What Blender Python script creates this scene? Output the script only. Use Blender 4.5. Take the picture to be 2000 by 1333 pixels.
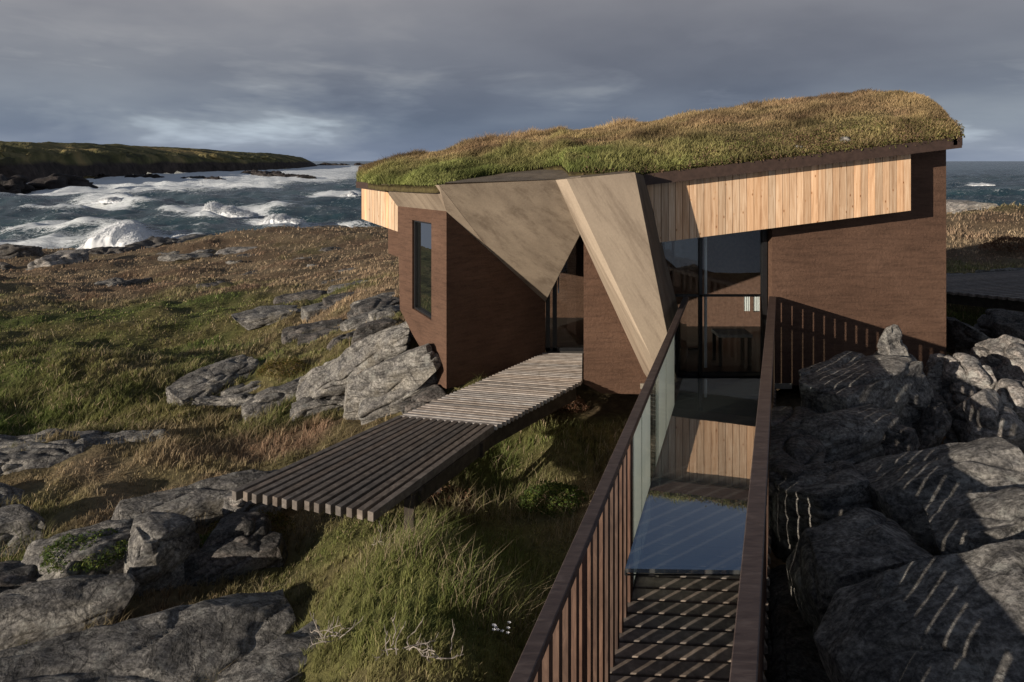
import bpy, bmesh, math, random
import numpy as np
from mathutils import Vector, noise
R = math.radians
random.seed(7); RNG = np.random.default_rng(7)
for o in list(bpy.data.objects): bpy.data.objects.remove(o)
S = bpy.context.scene; C = S.collection
F = 1333.33
# ------------------------------------------------------------------ camera
cam = bpy.data.objects.new('camera', bpy.data.cameras.new('camera')); C.objects.link(cam)
cam.location = (0, 0, 0); cam.rotation_euler = (R(90), 0, 0)
cam.data.sensor_width = 36; cam.data.lens = 24; cam.data.shift_y = -0.17575
cam.data.clip_start = .05; cam.data.clip_end = 60000
S.camera = cam
S.render.resolution_x = 1024; S.render.resolution_y = 682
S.view_settings.view_transform = 'Standard'; S.view_settings.look = 'None'
S.view_settings.exposure = 0.2; S.view_settings.gamma = 1
# ------------------------------------------------------------------ light
AZ = 54.5; EL = 10.0          # travel direction of the light, measured from +Y towards +X
sun = bpy.data.objects.new('sun', bpy.data.lights.new('sun', 'SUN')); C.objects.link(sun)
d = Vector((math.sin(R(AZ)) * math.cos(R(EL)), math.cos(R(AZ)) * math.cos(R(EL)), -math.sin(R(EL))))
sun.rotation_euler = d.to_track_quat('-Z', 'Y').to_euler()
sun.data.energy = 5.0; sun.data.angle = R(.5); sun.data.color = (1.0, .90, .77)
W = bpy.data.worlds.new("World"); S.world = W; W.use_nodes = True
nt = W.node_tree; nt.nodes.clear(); N = nt.nodes; L = nt.links
def nd(t, **k):
    n = N.new(t)
    for a, b in k.items():
        if a in ('inputs',):
            for i, v in b.items(): n.inputs[i].default_value = v
        else: setattr(n, a, b)
    return n
out = nd('ShaderNodeOutputWorld'); sky = nd('ShaderNodeTexSky'); sky.sky_type = 'NISHITA'; sky.sun_disc = False
sky.sun_elevation = R(EL + 12); sky.sun_rotation = R(AZ + 180); sky.sun_elevation = R(EL)
bg1 = nd('ShaderNodeBackground'); bg1.inputs[1].default_value = .05; L.new(sky.outputs[0], bg1.inputs[0])
tc = nd('ShaderNodeTexCoord'); sx = nd('ShaderNodeSeparateXYZ'); L.new(tc.outputs['Generated'], sx.inputs[0])
def mth(op, a, b=None, c=None):
    n = nd('ShaderNodeMath', operation=op)
    for i, v in enumerate((a, b, c)):
        if v is None: continue
        if isinstance(v, (int, float)): n.inputs[i].default_value = v
        else: L.new(v, n.inputs[i])
    return n.outputs[0]
zz = mth('ADD', mth('MAXIMUM', sx.outputs[2], 0.0), .24)
cx = mth('DIVIDE', sx.outputs[0], zz); cy = mth('DIVIDE', sx.outputs[1], zz)
cb = nd('ShaderNodeCombineXYZ'); L.new(cx, cb.inputs[0]); L.new(cy, cb.inputs[1])
def nz(vec, scale, detail=6, rough=.55, dist=0):
    n = nd('ShaderNodeTexNoise'); n.inputs['Scale'].default_value = scale; n.inputs['Detail'].default_value = detail
    n.inputs['Roughness'].default_value = rough; n.inputs['Distortion'].default_value = dist; L.new(vec, n.inputs['Vector']); return n.outputs[0]
cb2 = nd('ShaderNodeCombineXYZ'); L.new(mth('MULTIPLY', sx.outputs[0], .55), cb2.inputs[0]); L.new(mth('MULTIPLY', sx.outputs[1], .55), cb2.inputs[1]); L.new(mth('MULTIPLY', sx.outputs[2], 2.6), cb2.inputs[2])
mp = nd('ShaderNodeMapping'); mp.inputs['Rotation'].default_value = (0, 0, R(8)); mp.inputs['Scale'].default_value = (.75, .8, 1); mp.inputs['Location'].default_value = (3.1, 1.7, 0); L.new(cb.outputs[0], mp.inputs[0])
n1 = nz(mp.outputs[0], .36, 7, .5, .1); n2 = nz(mp.outputs[0], 1.3, 5, .5, .1)
def ramp(f, stops):
    r = nd('ShaderNodeValToRGB'); L.new(f, r.inputs[0]); e = r.color_ramp.elements
    while len(e) < len(stops): e.new(.5)
    for i, (p, c) in enumerate(stops): e[i].position = p; e[i].color = (*c, 1) if len(c) == 3 else c
    return r.outputs[0]
n3 = nz(cb2.outputs[0], 5.0, 5, .6, .3)
hb = ramp(sx.outputs[2], [(0, (.2, .2, .2)), (.05, (1, 1, 1)), (.12, (.9, .9, .9)), (.20, (0, 0, 0))])
nm = mth('ADD', mth('ADD', mth('MULTIPLY', n1, .7), mth('MULTIPLY', n2, .3)), mth('MULTIPLY', mth('MULTIPLY', mth('MAXIMUM', mth('SUBTRACT', n3, .50), 0.0), hb), .75))
dark = ramp(nm, [(.36, (.105, .120, .152)), (.46, (.150, .166, .200)), (.54, (.225, .238, .265)), (.62, (.42, .44, .46))])
# the sheet of cloud turns a little purple and paler higher up, blue grey near the horizon
up = ramp(sx.outputs[2], [(0, (1.12, 1.25, 1.45)), (.05, (1.05, 1.16, 1.27)), (.12, (1.02, 1.03, 1.06)), (.25, (1.55, 1.40, 1.27)), (.36, (1.0, 1.05, 1.15)), (.5, (.42, .62, .95)), (.75, (.45, .46, .49)), (1, (.42, .43, .45))])  # unseen upper sky dimmed to keep the fill light low
mx = nd('ShaderNodeMixRGB', blend_type='MULTIPLY'); mx.inputs[0].default_value = 1; L.new(dark, mx.inputs[1]); L.new(up, mx.inputs[2])
bg2 = nd('ShaderNodeBackground'); bg2.inputs[1].default_value = 1.0; L.new(mx.outputs[0], bg2.inputs[0])
cov = ramp(nm, [(.40, (1, 1, 1)), (.75, (.80, .80, .80))])
ms = nd('ShaderNodeMixShader'); L.new(cov, ms.inputs[0]); L.new(bg1.outputs[0], ms.inputs[1]); L.new(bg2.outputs[0], ms.inputs[2])
L.new(ms.outputs[0], out.inputs[0])

# ------------------------------------------------------------------ helpers
def tag(o, label=None, cat=None, group=None, kind=None):
    if label: o['label'] = label
    if cat: o['category'] = cat
    if group: o['group'] = group
    if kind: o['kind'] = kind
    return o
def empty(name, loc, label, cat, group=None, kind=None):
    o = bpy.data.objects.new(name, None); C.objects.link(o); o.location = loc; o.empty_display_size = .2
    return tag(o, label, cat, group, kind)
def P(px, py, Y):            # the point at depth Y seen at this place of the photograph (used to read off positions)
    return Vector(((px - 1000) / F * Y, Y, -(py - 315) / F * Y))
def PZ(px, py, z):           # the same for a known height
    return P(px, py, -z * F / (py - 315))
def link(name, me, mats, parent=None, smooth=False):
    o = bpy.data.objects.new(name, me); C.objects.link(o)
    for m in (mats if isinstance(mats, (list, tuple)) else [mats]): me.materials.append(m)
    if smooth: me.polygons.foreach_set('use_smooth', [True] * len(me.polygons))
    if parent:
        o.parent = parent
        pl = Vector(parent.location); pp = parent.parent
        while pp: pl += Vector(pp.location); pp = pp.parent
        for v in me.vertices: v.co -= pl
    return o
class MB:
    def __init__(s): s.v = []; s.f = []; s.mi = []
    def add(s, vs, fs, mi=0):
        b = len(s.v); s.v += [tuple(v) for v in vs]; s.f += [tuple(i + b for i in f) for f in fs]; s.mi += [mi] * len(fs); return s
    def prism(s, poly, off, mi=0):        # polygon and the same polygon moved by off
        n = len(poly); off = Vector(off); vs = [Vector(p) for p in poly] + [Vector(p) + off for p in poly]
        nrm = Vector((0, 0, 0))
        for i in range(n): nrm += vs[i].cross(vs[(i + 1) % n])
        fs = [tuple(range(n)), tuple(range(2 * n - 1, n - 1, -1))] + [(i, i + n, (i + 1) % n + n, (i + 1) % n) for i in range(n)]
        if nrm.dot(off) > 0: fs = [f[::-1] for f in fs]
        return s.add(vs, fs, mi)
    def box(s, a, b, mi=0):
        (x0, y0, z0), (x1, y1, z1) = a, b
        return s.prism([(x0, y0, z0), (x1, y0, z0), (x1, y1, z0), (x0, y1, z0)], (0, 0, z1 - z0), mi)
    def bar(s, a, b, w, h, up=(0, 0, 1), mi=0, ctr=True):  # beam from a to b; w sideways, h along up
        a = Vector(a); b = Vector(b); t = (b - a).normalized(); sd = t.cross(Vector(up)).normalized(); u = sd.cross(t).normalized()
        sd *= w / 2; u2 = u * h / 2 if ctr else Vector((0, 0, 0)); lo = -u2 if ctr else -u * h; hi = u2
        q = [a - sd + lo, a + sd + lo, a + sd + hi, a - sd + hi]
        return s.prism(q, b - a, mi)
    def tube(s, pts, rs, n=6, mi=0):
        rings = []
        for i, p in enumerate(pts):
            p = Vector(p); t = (Vector(pts[min(i + 1, len(pts) - 1)]) - Vector(pts[max(i - 1, 0)])).normalized()
            u = t.orthogonal().normalized(); w = t.cross(u)
            rings.append([p + (u * math.cos(2 * math.pi * k / n) + w * math.sin(2 * math.pi * k / n)) * rs[i] for k in range(n)])
        vs = sum(rings, []); fs = []
        for i in range(len(pts) - 1):
            for k in range(n): fs.append((i * n + k, i * n + (k + 1) % n, (i + 1) * n + (k + 1) % n, (i + 1) * n + k))
        fs.append(tuple(range(n))[::-1]); fs.append(tuple(range((len(pts) - 1) * n, len(pts) * n)))
        return s.add(vs, fs, mi)
    def build(s, name, mats, parent=None, smooth=False, bevel=0):
        me = bpy.data.meshes.new(name); me.from_pydata(s.v, [], s.f)
        bm = bmesh.new(); bm.from_mesh(me); bmesh.ops.recalc_face_normals(bm, faces=bm.faces)
        if bevel: bmesh.ops.bevel(bm, geom=bm.edges[:], offset=bevel, segments=1, affect='EDGES', profile=.5)
        bm.to_mesh(me); bm.free()
        if not bevel: me.polygons.foreach_set('material_index', s.mi)
        me.update(); return link(name, me, mats, parent, smooth)
def npmesh(name, V, Fq, mats, parent=None, smooth=True, col=None, kf=4, cname='Col'):
    me = bpy.data.meshes.new(name); V = np.asarray(V, np.float32); Fq = np.asarray(Fq, np.int32)
    me.vertices.add(len(V)); me.vertices.foreach_set('co', V.ravel())
    n = len(Fq); me.loops.add(n * kf); me.loops.foreach_set('vertex_index', Fq.ravel())
    me.polygons.add(n); me.polygons.foreach_set('loop_start', np.arange(0, n * kf, kf, dtype=np.int32))
    me.update(calc_edges=True)
    if col is not None:
        a = me.color_attributes.new(cname, 'FLOAT_COLOR', 'POINT'); c = np.ones((len(V), 4), np.float32); c[:, :col.shape[1]] = col
        a.data.foreach_set('color', c.ravel())
    return link(name, me, mats, parent, smooth)
def grid_faces(nu, nv):      # nu rows of nv
    i = np.arange(nu - 1)[:, None] * nv + np.arange(nv - 1)[None, :]
    return np.stack([i, i + 1, i + nv + 1, i + nv], -1).reshape(-1, 4)
_perm = np.random.default_rng(3).random((256, 256))
def vn(x, y):
    x = np.asarray(x, float); y = np.asarray(y, float); xi = np.floor(x).astype(int); yi = np.floor(y).astype(int); u = x - xi; v = y - yi
    u = u * u * (3 - 2 * u); v = v * v * (3 - 2 * v); g = lambda a, b: _perm[a % 256, b % 256]
    return (g(xi, yi) * (1 - u) + g(xi + 1, yi) * u) * (1 - v) + (g(xi, yi + 1) * (1 - u) + g(xi + 1, yi + 1) * u) * v
def fbm(x, y, o=4, s=1.0):
    t = 0; a = .5; x = np.asarray(x, float) * s; y = np.asarray(y, float) * s
    for k in range(o): t = t + a * (vn(x + 17.3 * k, y - 9.1 * k) - .5) * 2; a *= .5; x = x * 2.03; y = y * 2.03
    return t
# ------------------------------------------------------------------ materials
class Mt:
    def __init__(s, name, rough=.8, spec=.3):
        s.m = bpy.data.materials.new(name); s.m.use_nodes = True; s.t = s.m.node_tree; s.b = s.t.nodes['Principled BSDF']
        s.b.inputs['Roughness'].default_value = rough; s.b.inputs['Specular IOR Level'].default_value = spec; s.k = None
    def n(s, t, **k):
        x = s.t.nodes.new(t)
        for a, b in k.items(): setattr(x, a, b)
        return x
    def co(s, scale=(1, 1, 1), rot=(0, 0, 0), kind='Object', tex=False):
        tc = s.n('ShaderNodeTexCoord'); m = s.n('ShaderNodeMapping')
        if tex: m.vector_type = 'TEXTURE'; scale = tuple(1 / q_ for q_ in scale)
        m.inputs['Scale'].default_value = scale; m.inputs['Rotation'].default_value = rot
        s.t.links.new(tc.outputs[kind], m.inputs[0]); return m.outputs[0]
    def noise(s, vec, scale, detail=5, rough=.55, dist=0):
        x = s.n('ShaderNodeTexNoise'); x.inputs['Scale'].default_value = scale; x.inputs['Detail'].default_value = detail; x.inputs['Roughness'].default_value = rough
        x.inputs['Distortion'].default_value = dist; s.t.links.new(vec, x.inputs['Vector']); return x.outputs[0]
    def ramp(s, f, stops, interp='LINEAR'):
        r = s.n('ShaderNodeValToRGB'); s.t.links.new(f, r.inputs[0]); e = r.color_ramp.elements; r.color_ramp.interpolation = interp
        while len(e) < len(stops): e.new(.5)
        for i, (p, c) in enumerate(stops):
            c = (c, c, c) if isinstance(c, (int, float)) else c; e[i].position = p; e[i].color = (*c, 1)
        return r.outputs[0]
    def mix(s, a, b, f, mode='MIX'):
        x = s.n('ShaderNodeMixRGB', blend_type=mode)
        for i, v in ((0, f), (1, a), (2, b)):
            if isinstance(v, (int, float)): x.inputs[i].default_value = v
            elif isinstance(v, tuple): x.inputs[i].default_value = (*v, 1)
            else: s.t.links.new(v, x.inputs[i])
        return x.outputs[0]
    def math(s, op, a, b=0.0):
        x = s.n('ShaderNodeMath', operation=op)
        for i, v in ((0, a), (1, b)):
            if isinstance(v, (int, float)): x.inputs[i].default_value = v
            else: s.t.links.new(v, x.inputs[i])
        return x.outputs[0]
    def attr(s, name='Col'):
        a = s.n('ShaderNodeAttribute'); a.attribute_name = name; return a.outputs['Color']
    def base(s, c):
        if isinstance(c, tuple): s.b.inputs['Base Color'].default_value = (*c, 1)
        else: s.t.links.new(c, s.b.inputs['Base Color'])
        return s
    def bump(s, h, strength=.5, dist=.02):
        b = s.n('ShaderNodeBump'); b.inputs['Strength'].default_value = strength; b.inputs['Distance'].default_value = dist
        s.t.links.new(h, b.inputs['Height'])
        if s.k: s.t.links.new(s.k, b.inputs['Normal'])
        s.k = b.outputs[0]; s.t.links.new(s.k, s.b.inputs['Normal']); return s
def m_concrete_red():
    m = Mt('brown_concrete', .85, .25); v = m.co()
    big = m.noise(v, 1.3, 5, .6); fine = m.noise(v, 26, 5, .7)
    hs = m.noise(m.co((1.2, 1.2, 9)), 2.6, 7, .72)
    col = m.ramp(big, [(.3, (.092, .050, .032)), (.55, (.117, .065, .042)), (.75, (.145, .083, .055))])
    col = m.mix(col, m.ramp(hs, [(.32, .62), (.5, 1.0), (.68, 1.2)]), .8, 'MULTIPLY')
    m.base(m.mix(col, m.ramp(fine, [(.3, .75), (.6, 1.05)]), .5, 'MULTIPLY'))
    tc = m.n('ShaderNodeTexCoord'); sp = m.n('ShaderNodeSeparateXYZ'); m.t.links.new(tc.outputs['Object'], sp.inputs[0])
    z = m.math('ADD', m.math('MULTIPLY', sp.outputs[2], 8.5), m.math('MULTIPLY', m.noise(v, 1.6, 3), .14)); fr = m.math('FRACT', z)
    line = m.ramp(fr, [(0, 0.0), (.035, 1.0), (.96, .92), (1, 0.0)])
    m.bump(line, .35, .006); m.bump(hs, .7, .03); m.bump(fine, .8, .014); return m.m
def m_concrete_tan(name='tan_concrete', k=1.0, sx=(1, 1, 1), rot=(0, 0, 0)):
    m = Mt(name, .8, .25); v = m.co()
    st = m.noise(m.co((5.5, 5.5, .40), (0, R(-32), 0), 'Object', True), 1.1, 7, .66, .15); big = m.noise(m.co((2.6, 2.6, .6), (0, R(-32), 0), 'Object', True), .8, 7, .6, .1); fine = m.noise(v, 38, 4, .7)
    col = m.ramp(big, [(.28, (.18 * k, .138 * k, .102 * k)), (.50, (.255 * k, .200 * k, .146 * k)), (.74, (.33 * k, .262 * k, .192 * k))])
    col = m.mix(col, m.ramp(st, [(.36, (.60, .57, .56)), (.50, 1.0), (.64, 1.10)]), .7, 'MULTIPLY')
    m.base(m.mix(col, m.ramp(fine, [(.3, .8), (.65, 1.06)]), .45, 'MULTIPLY')); m.bump(st, .25, .02); m.bump(fine, .3, .008); return m.m
def m_wood(name, ramp, axis=(30, 30, 1.6), knots=True, rough=.7, attr=True, bump=.3):
    m = Mt(name, rough, .3); v = m.co(axis)
    g = m.noise(v, 1.5, 6, .6, .8); col = m.ramp(g, ramp)
    if knots:
        vo = m.n('ShaderNodeTexVoronoi'); vo.inputs['Scale'].default_value = 8.5; m.t.links.new(m.co((1.5, 1.5, .75)), vo.inputs['Vector'])
        kn = m.ramp(vo.outputs['Distance'], [(0, (.18, .09, .05)), (.055, (.38, .23, .14)), (.10, (.9, .8, .7)), (.16, (1, 1, 1))])
        col = m.mix(col, kn, .9, 'MULTIPLY')
    if attr: col = m.mix(col, m.attr(), 1.0, 'MULTIPLY')
    m.base(col); m.bump(g, bump, .006); return m.m
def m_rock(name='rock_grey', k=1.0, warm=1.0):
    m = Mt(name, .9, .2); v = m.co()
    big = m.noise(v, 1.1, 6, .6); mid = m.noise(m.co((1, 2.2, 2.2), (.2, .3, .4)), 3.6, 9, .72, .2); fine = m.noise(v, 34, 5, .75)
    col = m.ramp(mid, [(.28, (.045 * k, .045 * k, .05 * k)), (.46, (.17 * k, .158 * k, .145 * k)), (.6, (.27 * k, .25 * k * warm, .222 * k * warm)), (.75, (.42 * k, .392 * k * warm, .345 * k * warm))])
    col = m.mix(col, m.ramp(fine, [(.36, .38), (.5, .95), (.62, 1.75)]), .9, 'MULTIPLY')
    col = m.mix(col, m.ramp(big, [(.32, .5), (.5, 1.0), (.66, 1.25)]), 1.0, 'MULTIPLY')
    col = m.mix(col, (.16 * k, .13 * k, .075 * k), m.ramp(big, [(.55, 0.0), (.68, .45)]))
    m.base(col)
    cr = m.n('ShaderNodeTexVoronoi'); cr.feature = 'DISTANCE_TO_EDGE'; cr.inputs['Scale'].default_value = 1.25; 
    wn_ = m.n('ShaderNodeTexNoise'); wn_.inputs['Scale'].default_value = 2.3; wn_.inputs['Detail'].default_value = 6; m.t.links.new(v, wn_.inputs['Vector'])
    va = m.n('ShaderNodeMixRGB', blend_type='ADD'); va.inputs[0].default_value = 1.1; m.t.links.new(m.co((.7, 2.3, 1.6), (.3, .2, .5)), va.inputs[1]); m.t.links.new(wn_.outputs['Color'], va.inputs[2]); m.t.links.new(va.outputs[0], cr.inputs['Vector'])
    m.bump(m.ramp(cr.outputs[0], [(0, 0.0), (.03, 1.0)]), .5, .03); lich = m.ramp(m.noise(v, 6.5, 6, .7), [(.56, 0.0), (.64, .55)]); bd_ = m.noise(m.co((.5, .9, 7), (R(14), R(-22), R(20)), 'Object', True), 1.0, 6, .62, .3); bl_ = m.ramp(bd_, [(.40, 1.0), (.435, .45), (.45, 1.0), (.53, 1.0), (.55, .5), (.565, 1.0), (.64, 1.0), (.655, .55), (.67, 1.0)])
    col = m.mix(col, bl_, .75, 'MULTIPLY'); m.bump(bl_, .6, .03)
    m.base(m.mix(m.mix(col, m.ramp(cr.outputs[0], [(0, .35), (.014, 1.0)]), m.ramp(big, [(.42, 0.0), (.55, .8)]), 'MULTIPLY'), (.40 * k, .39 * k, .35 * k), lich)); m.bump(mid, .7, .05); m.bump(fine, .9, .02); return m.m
def m_plain(name, c, rough=.6, spec=.3, metal=0, var=.25, sc=20):
    m = Mt(name, rough, spec); v = m.co(); n = m.noise(v, sc, 4, .6)
    m.base(m.mix(c, m.ramp(n, [(.3, 1 - var), (.7, 1 + var)]), 1.0, 'MULTIPLY')); m.b.inputs['Metallic'].default_value = metal; m.bump(n, .15, .004); return m.m
def m_blade(name='grass_blade', tr=.35):
    m = Mt(name, .7, .15); c = m.attr(); m.base(c)
    t = m.n('ShaderNodeBsdfTranslucent'); m.t.links.new(c, t.inputs[0]); x = m.n('ShaderNodeMixShader'); x.inputs[0].default_value = tr
    o = m.t.nodes['Material Output']; m.t.links.new(m.b.outputs[0], x.inputs[1]); m.t.links.new(t.outputs[0], x.inputs[2]); m.t.links.new(x.outputs[0], o.inputs[0]); return m.m
def m_glass(name, tint=(.8, .85, .85), refl=1.0, wav=0.0, base=None, rough=0.0, ior=1.5, frost=0.0):
    m = bpy.data.materials.new(name); m.use_nodes = True; t = m.node_tree; t.nodes.clear(); o = t.nodes.new('ShaderNodeOutputMaterial')
    g = t.nodes.new('ShaderNodeBsdfGlossy'); g.inputs['Roughness'].default_value = rough
    fr = t.nodes.new('ShaderNodeFresnel'); geo = t.nodes.new('ShaderNodeNewGeometry'); mi = t.nodes.new('ShaderNodeMath'); mi.operation = 'MULTIPLY_ADD'; mi.inputs[1].default_value = 1 / ior - ior; mi.inputs[2].default_value = ior
    t.links.new(geo.outputs['Backfacing'], mi.inputs[0]); t.links.new(mi.outputs[0], fr.inputs[0])
    ml = t.nodes.new('ShaderNodeMath'); ml.operation = 'MULTIPLY'; ml.use_clamp = True; ml.inputs[1].default_value = refl; t.links.new(fr.outputs[0], ml.inputs[0])
    if base: bsd = t.nodes.new('ShaderNodeBsdfDiffuse'); bsd.inputs[0].default_value = (*base, 1)
    else: bsd = t.nodes.new('ShaderNodeBsdfTransparent'); bsd.inputs[0].default_value = (*tint, 1)
    src = bsd.outputs[0]
    if frost:
        df = t.nodes.new('ShaderNodeBsdfDiffuse'); df.inputs[0].default_value = (.78, .78, .72, 1); tl = t.nodes.new('ShaderNodeBsdfTranslucent'); tl.inputs[0].default_value = (.78, .78, .72, 1)
        a = t.nodes.new('ShaderNodeAddShader'); t.links.new(df.outputs[0], a.inputs[0]); t.links.new(tl.outputs[0], a.inputs[1])
        x2 = t.nodes.new('ShaderNodeMixShader'); x2.inputs[0].default_value = frost; t.links.new(src, x2.inputs[1]); t.links.new(a.outputs[0], x2.inputs[2]); src = x2.outputs[0]
    x = t.nodes.new('ShaderNodeMixShader'); t.links.new(ml.outputs[0], x.inputs[0]); t.links.new(src, x.inputs[1]); t.links.new(g.outputs[0], x.inputs[2]); t.links.new(x.outputs[0], o.inputs[0])
    if wav:
        tc = t.nodes.new('ShaderNodeTexCoord'); n = t.nodes.new('ShaderNodeTexNoise'); n.inputs['Scale'].default_value = 2.2; n.inputs['Detail'].default_value = 3; t.links.new(tc.outputs['Object'], n.inputs['Vector'])
        b = t.nodes.new('ShaderNodeBump'); b.inputs['Strength'].default_value = wav; b.inputs['Distance'].default_value = .01; t.links.new(n.outputs[0], b.inputs['Height'])
        t.links.new(b.outputs[0], g.inputs['Normal'])
    return m
RED = m_concrete_red(); TAN = m_concrete_tan(); TAN2 = m_concrete_tan('pale_sunlit_concrete', 1.35); TAN3 = m_concrete_tan('grey_shaded_concrete', .55)  # tan concrete copies: paler for sunlit edges, darker for the shaded side
CLAD = m_wood('pine_cladding', [(.3, (.46, .27, .15)), (.5, (.66, .43, .26)), (.7, (.78, .56, .37))])
DECKD = m_wood('weathered_timber', [(.3, (.085, .068, .056)), (.55, (.16, .132, .11)), (.75, (.25, .21, .175))], (9, 9, 9), False)
DECKL = m_wood('pale_timber', [(.3, (.30, .25, .21)), (.55, (.46, .40, .35)), (.75, (.60, .54, .48))], (6, 6, 6), False)
RAILW = m_wood('stained_timber', [(.3, (.045, .025, .018)), (.55, (.095, .055, .038)), (.75, (.15, .09, .062))], (24, 24, 4), False)
CAPW = m_wood('dark_handrail', [(.3, (.045, .03, .026)), (.55, (.085, .06, .052)), (.75, (.14, .105, .09))], (5, 22, 22), False, .45)
BLK = m_plain('black_steel', (.012, .012, .013), .45, .4); FASC = m_plain('brown_fascia', (.05, .03, .022), .6, .3)
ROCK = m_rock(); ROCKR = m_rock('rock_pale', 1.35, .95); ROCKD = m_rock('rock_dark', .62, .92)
GLASS = m_glass('clear_glass', (.72, .77, .76), 1.1); GWIN = m_glass('window_glass', (.9, .92, .92), 1.0, .05); GFLOOR = m_glass('glass_floor', (.38, .42, .45), 3.2, .03, None, 0, 1.5, .08)
GREFL = m_glass('pale_reflection_glass', (.7, .75, .72), 1.2, 0, None, .05, 1.5, .85)
GMIR = m_glass('dark_window_glass', (.1, .1, .1), 4.5, .04, (.012, .013, .012))
BLADE = m_blade(); WHITE = m_plain('white_cloth', (.75, .75, .72), .8, .2, 0, .06)
def setcol(o, cols):   # one tint per vertex group of 8 (a board each)
    me = o.data; a = me.color_attributes.new('Col', 'FLOAT_COLOR', 'POINT'); n = len(me.vertices); c = np.ones((n, 4), np.float32)
    for i in range(n): c[i, :3] = cols[min(i * len(cols) // n, len(cols) - 1)]
    a.data.foreach_set('color', c.ravel())
def tint(lo=.75, hi=1.15, warm=.06):
    b = random.uniform(lo, hi); w = random.uniform(-warm, warm); return (b * (1 + w), b, b * (1 - w))
#SECTION BUILDING
# ================================================================== the cabin
D = 8.62; FLOOR = -2.75
cab = empty('cabin', (2, 9.5, FLOOR), 'brown concrete cabin with a turf roof and pine boards under its eaves, above the rocks', 'cabin')
def slab(name, pts, off, mat, par=cab, bevel=0):
    return MB().prism(pts, off).build(name, mat, par, bevel=bevel)
K = P(872, 413, 8.78); Lc = P(776, 403, 9.82); Pt = P(1065, 590, 9.83)
Q = P(1085, 352, 8.0); TR = P(858, 362, 8.4438); V = P(1133, 458, 8.617)
TL = P(745, 360, 9.69); TRa = P(846, 362, 8.62)
nL = Vector((.788, .616, 0)); nR = Vector((-.616, .788, 0))
# left prow: wall with a tall slit window
def onL(px, py):             # point on the vertical plane through K and Lc
    r = P(px, py, 1); a = Vector((K.x, K.y, 0)); b = Vector((Lc.x, Lc.y, 0)); e = b - a; n = Vector((-e.y, e.x, 0)); t = n.dot(a) / n.dot(r); return r * t
h = [onL(805, 430), onL(842.5, 436), onL(842.5, 626), onL(805, 603)]
Kb = Vector((K.x, K.y, -2.93)); Kt = Vector(K); o = .32
mb = MB(); iL = nL * .3
tA, tB = onL(805, 406.0), onL(842.5, 410)
mb.prism([Lc, tA, onL(805, 430), onL(805, 603), onL(805, 652), onL(790, 622), onL(781, 605)], iL)
mb.prism([tA, tB, h[1], h[0]], iL)
mb.prism([h[3], h[2], onL(842.5, 716), onL(805, 652)], iL)
mb.prism([tB, Kt, Kb, onL(864, 748), onL(842.5, 716), h[2], h[1]], iL)
mb.build('wall', RED, cab)
fr = MB(); c4 = [p + nL * .05 for p in h]
for i in range(4): fr.bar(c4[i], c4[(i + 1) % 4], .05, .035, up=nL)
win = fr.build('window', BLK, cab)
MB().prism([p + nL * .07 for p in h], nL * .02).build('pane', GMIR, win)
# entrance side wall, receding to the door
A = [K, Pt, Vector((Pt.x, Pt.y, -2.95)), Kb]
slab('wall', A, nR * .3, RED)
# broad leaning concrete faces of the canopy
fn = Vector((.18, .69, .70))
slab('canopy_panel', [TR, Q, V, Pt, K], Vector((.2, .75, .05)) * .12, TAN)
slab('canopy_panel', [TL, TRa, K + Vector((-.002, -.004, 0)), Lc], Vector((.78, .62, 0)) * .05, TAN)
slab('canopy_panel', [TRa, TR + Vector((-.003, -.003, 0)), K.lerp(Pt, .428) + Vector((-.002, -.004, 0)), K + Vector((-.004, -.008, 0))], Vector((.4, .7, .02)) * .1, TAN2)
T1 = P(1107, 350, 7.86); T2 = P(1240, 337, 7.76); B2 = P(1303, 655, 7.66); B1 = P(1272, 697, 7.68); B2b = P(1322, 745, 7.64); B1b = P(1300, 752, 7.66)
wl = P(1257, 727, D)
def onplane(px, py, a, b, c):
    n = (b - a).cross(c - a); r_ = P(px, py, 1); return r_ * (n.dot(a) / n.dot(r_))
B1 = onplane(1272, 697, T1, T2, B2); B2b = onplane(1322, 745, T1, T2, B2); B1b = onplane(1300, 752, T1, T2, B2)
slab('pier', [T1, T2, B2, B2b, B1b, B1], (-.06, .2, .0), TAN)
slab('pier_edge', [Q, T1, B1, B1b, P(1285, 772, D), wl, V], Vector((.16, .03, .03)), TAN2)  # sunlight on this edge is also put into its paler colour
F1 = P(1258, 343, 8.14); F2 = P(1290, 470, 8.5); F3 = P(1326, 606, 8.62); F4 = P(1345, 690, 8.62)
slab('pier_side', [T2, F1, F2, F3, F4, B2b, B2], (-.15, .09, 0), TAN3)  # shade on the side turned from the sun is put into its colour
slab('canopy_top', [P(868, 358, 8.42), P(1085, 351, 8.0), T1 + Vector((0, 0, .003)), P(1240, 336.5, 7.76), P(1258, 340, 8.2), P(1110, 326, 9.2), P(1000, 328, 9.4), P(930, 340, 9.3)], (0, .2, -.05), TAN3)
# walls on the long side
slab('wall', [P(1140, 470, D), P(1140, 750, D), P(1176, 769, D), P(1284, 771, D), P(1284, 600, D), P(1190, 400, D)], (.12, .28, 0), RED)
slab('wall', [P(1508, 330, D), P(1508, 752, D), P(1848, 760, D), P(1848, 272, D)], (.02, .3, 0), RED)
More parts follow.
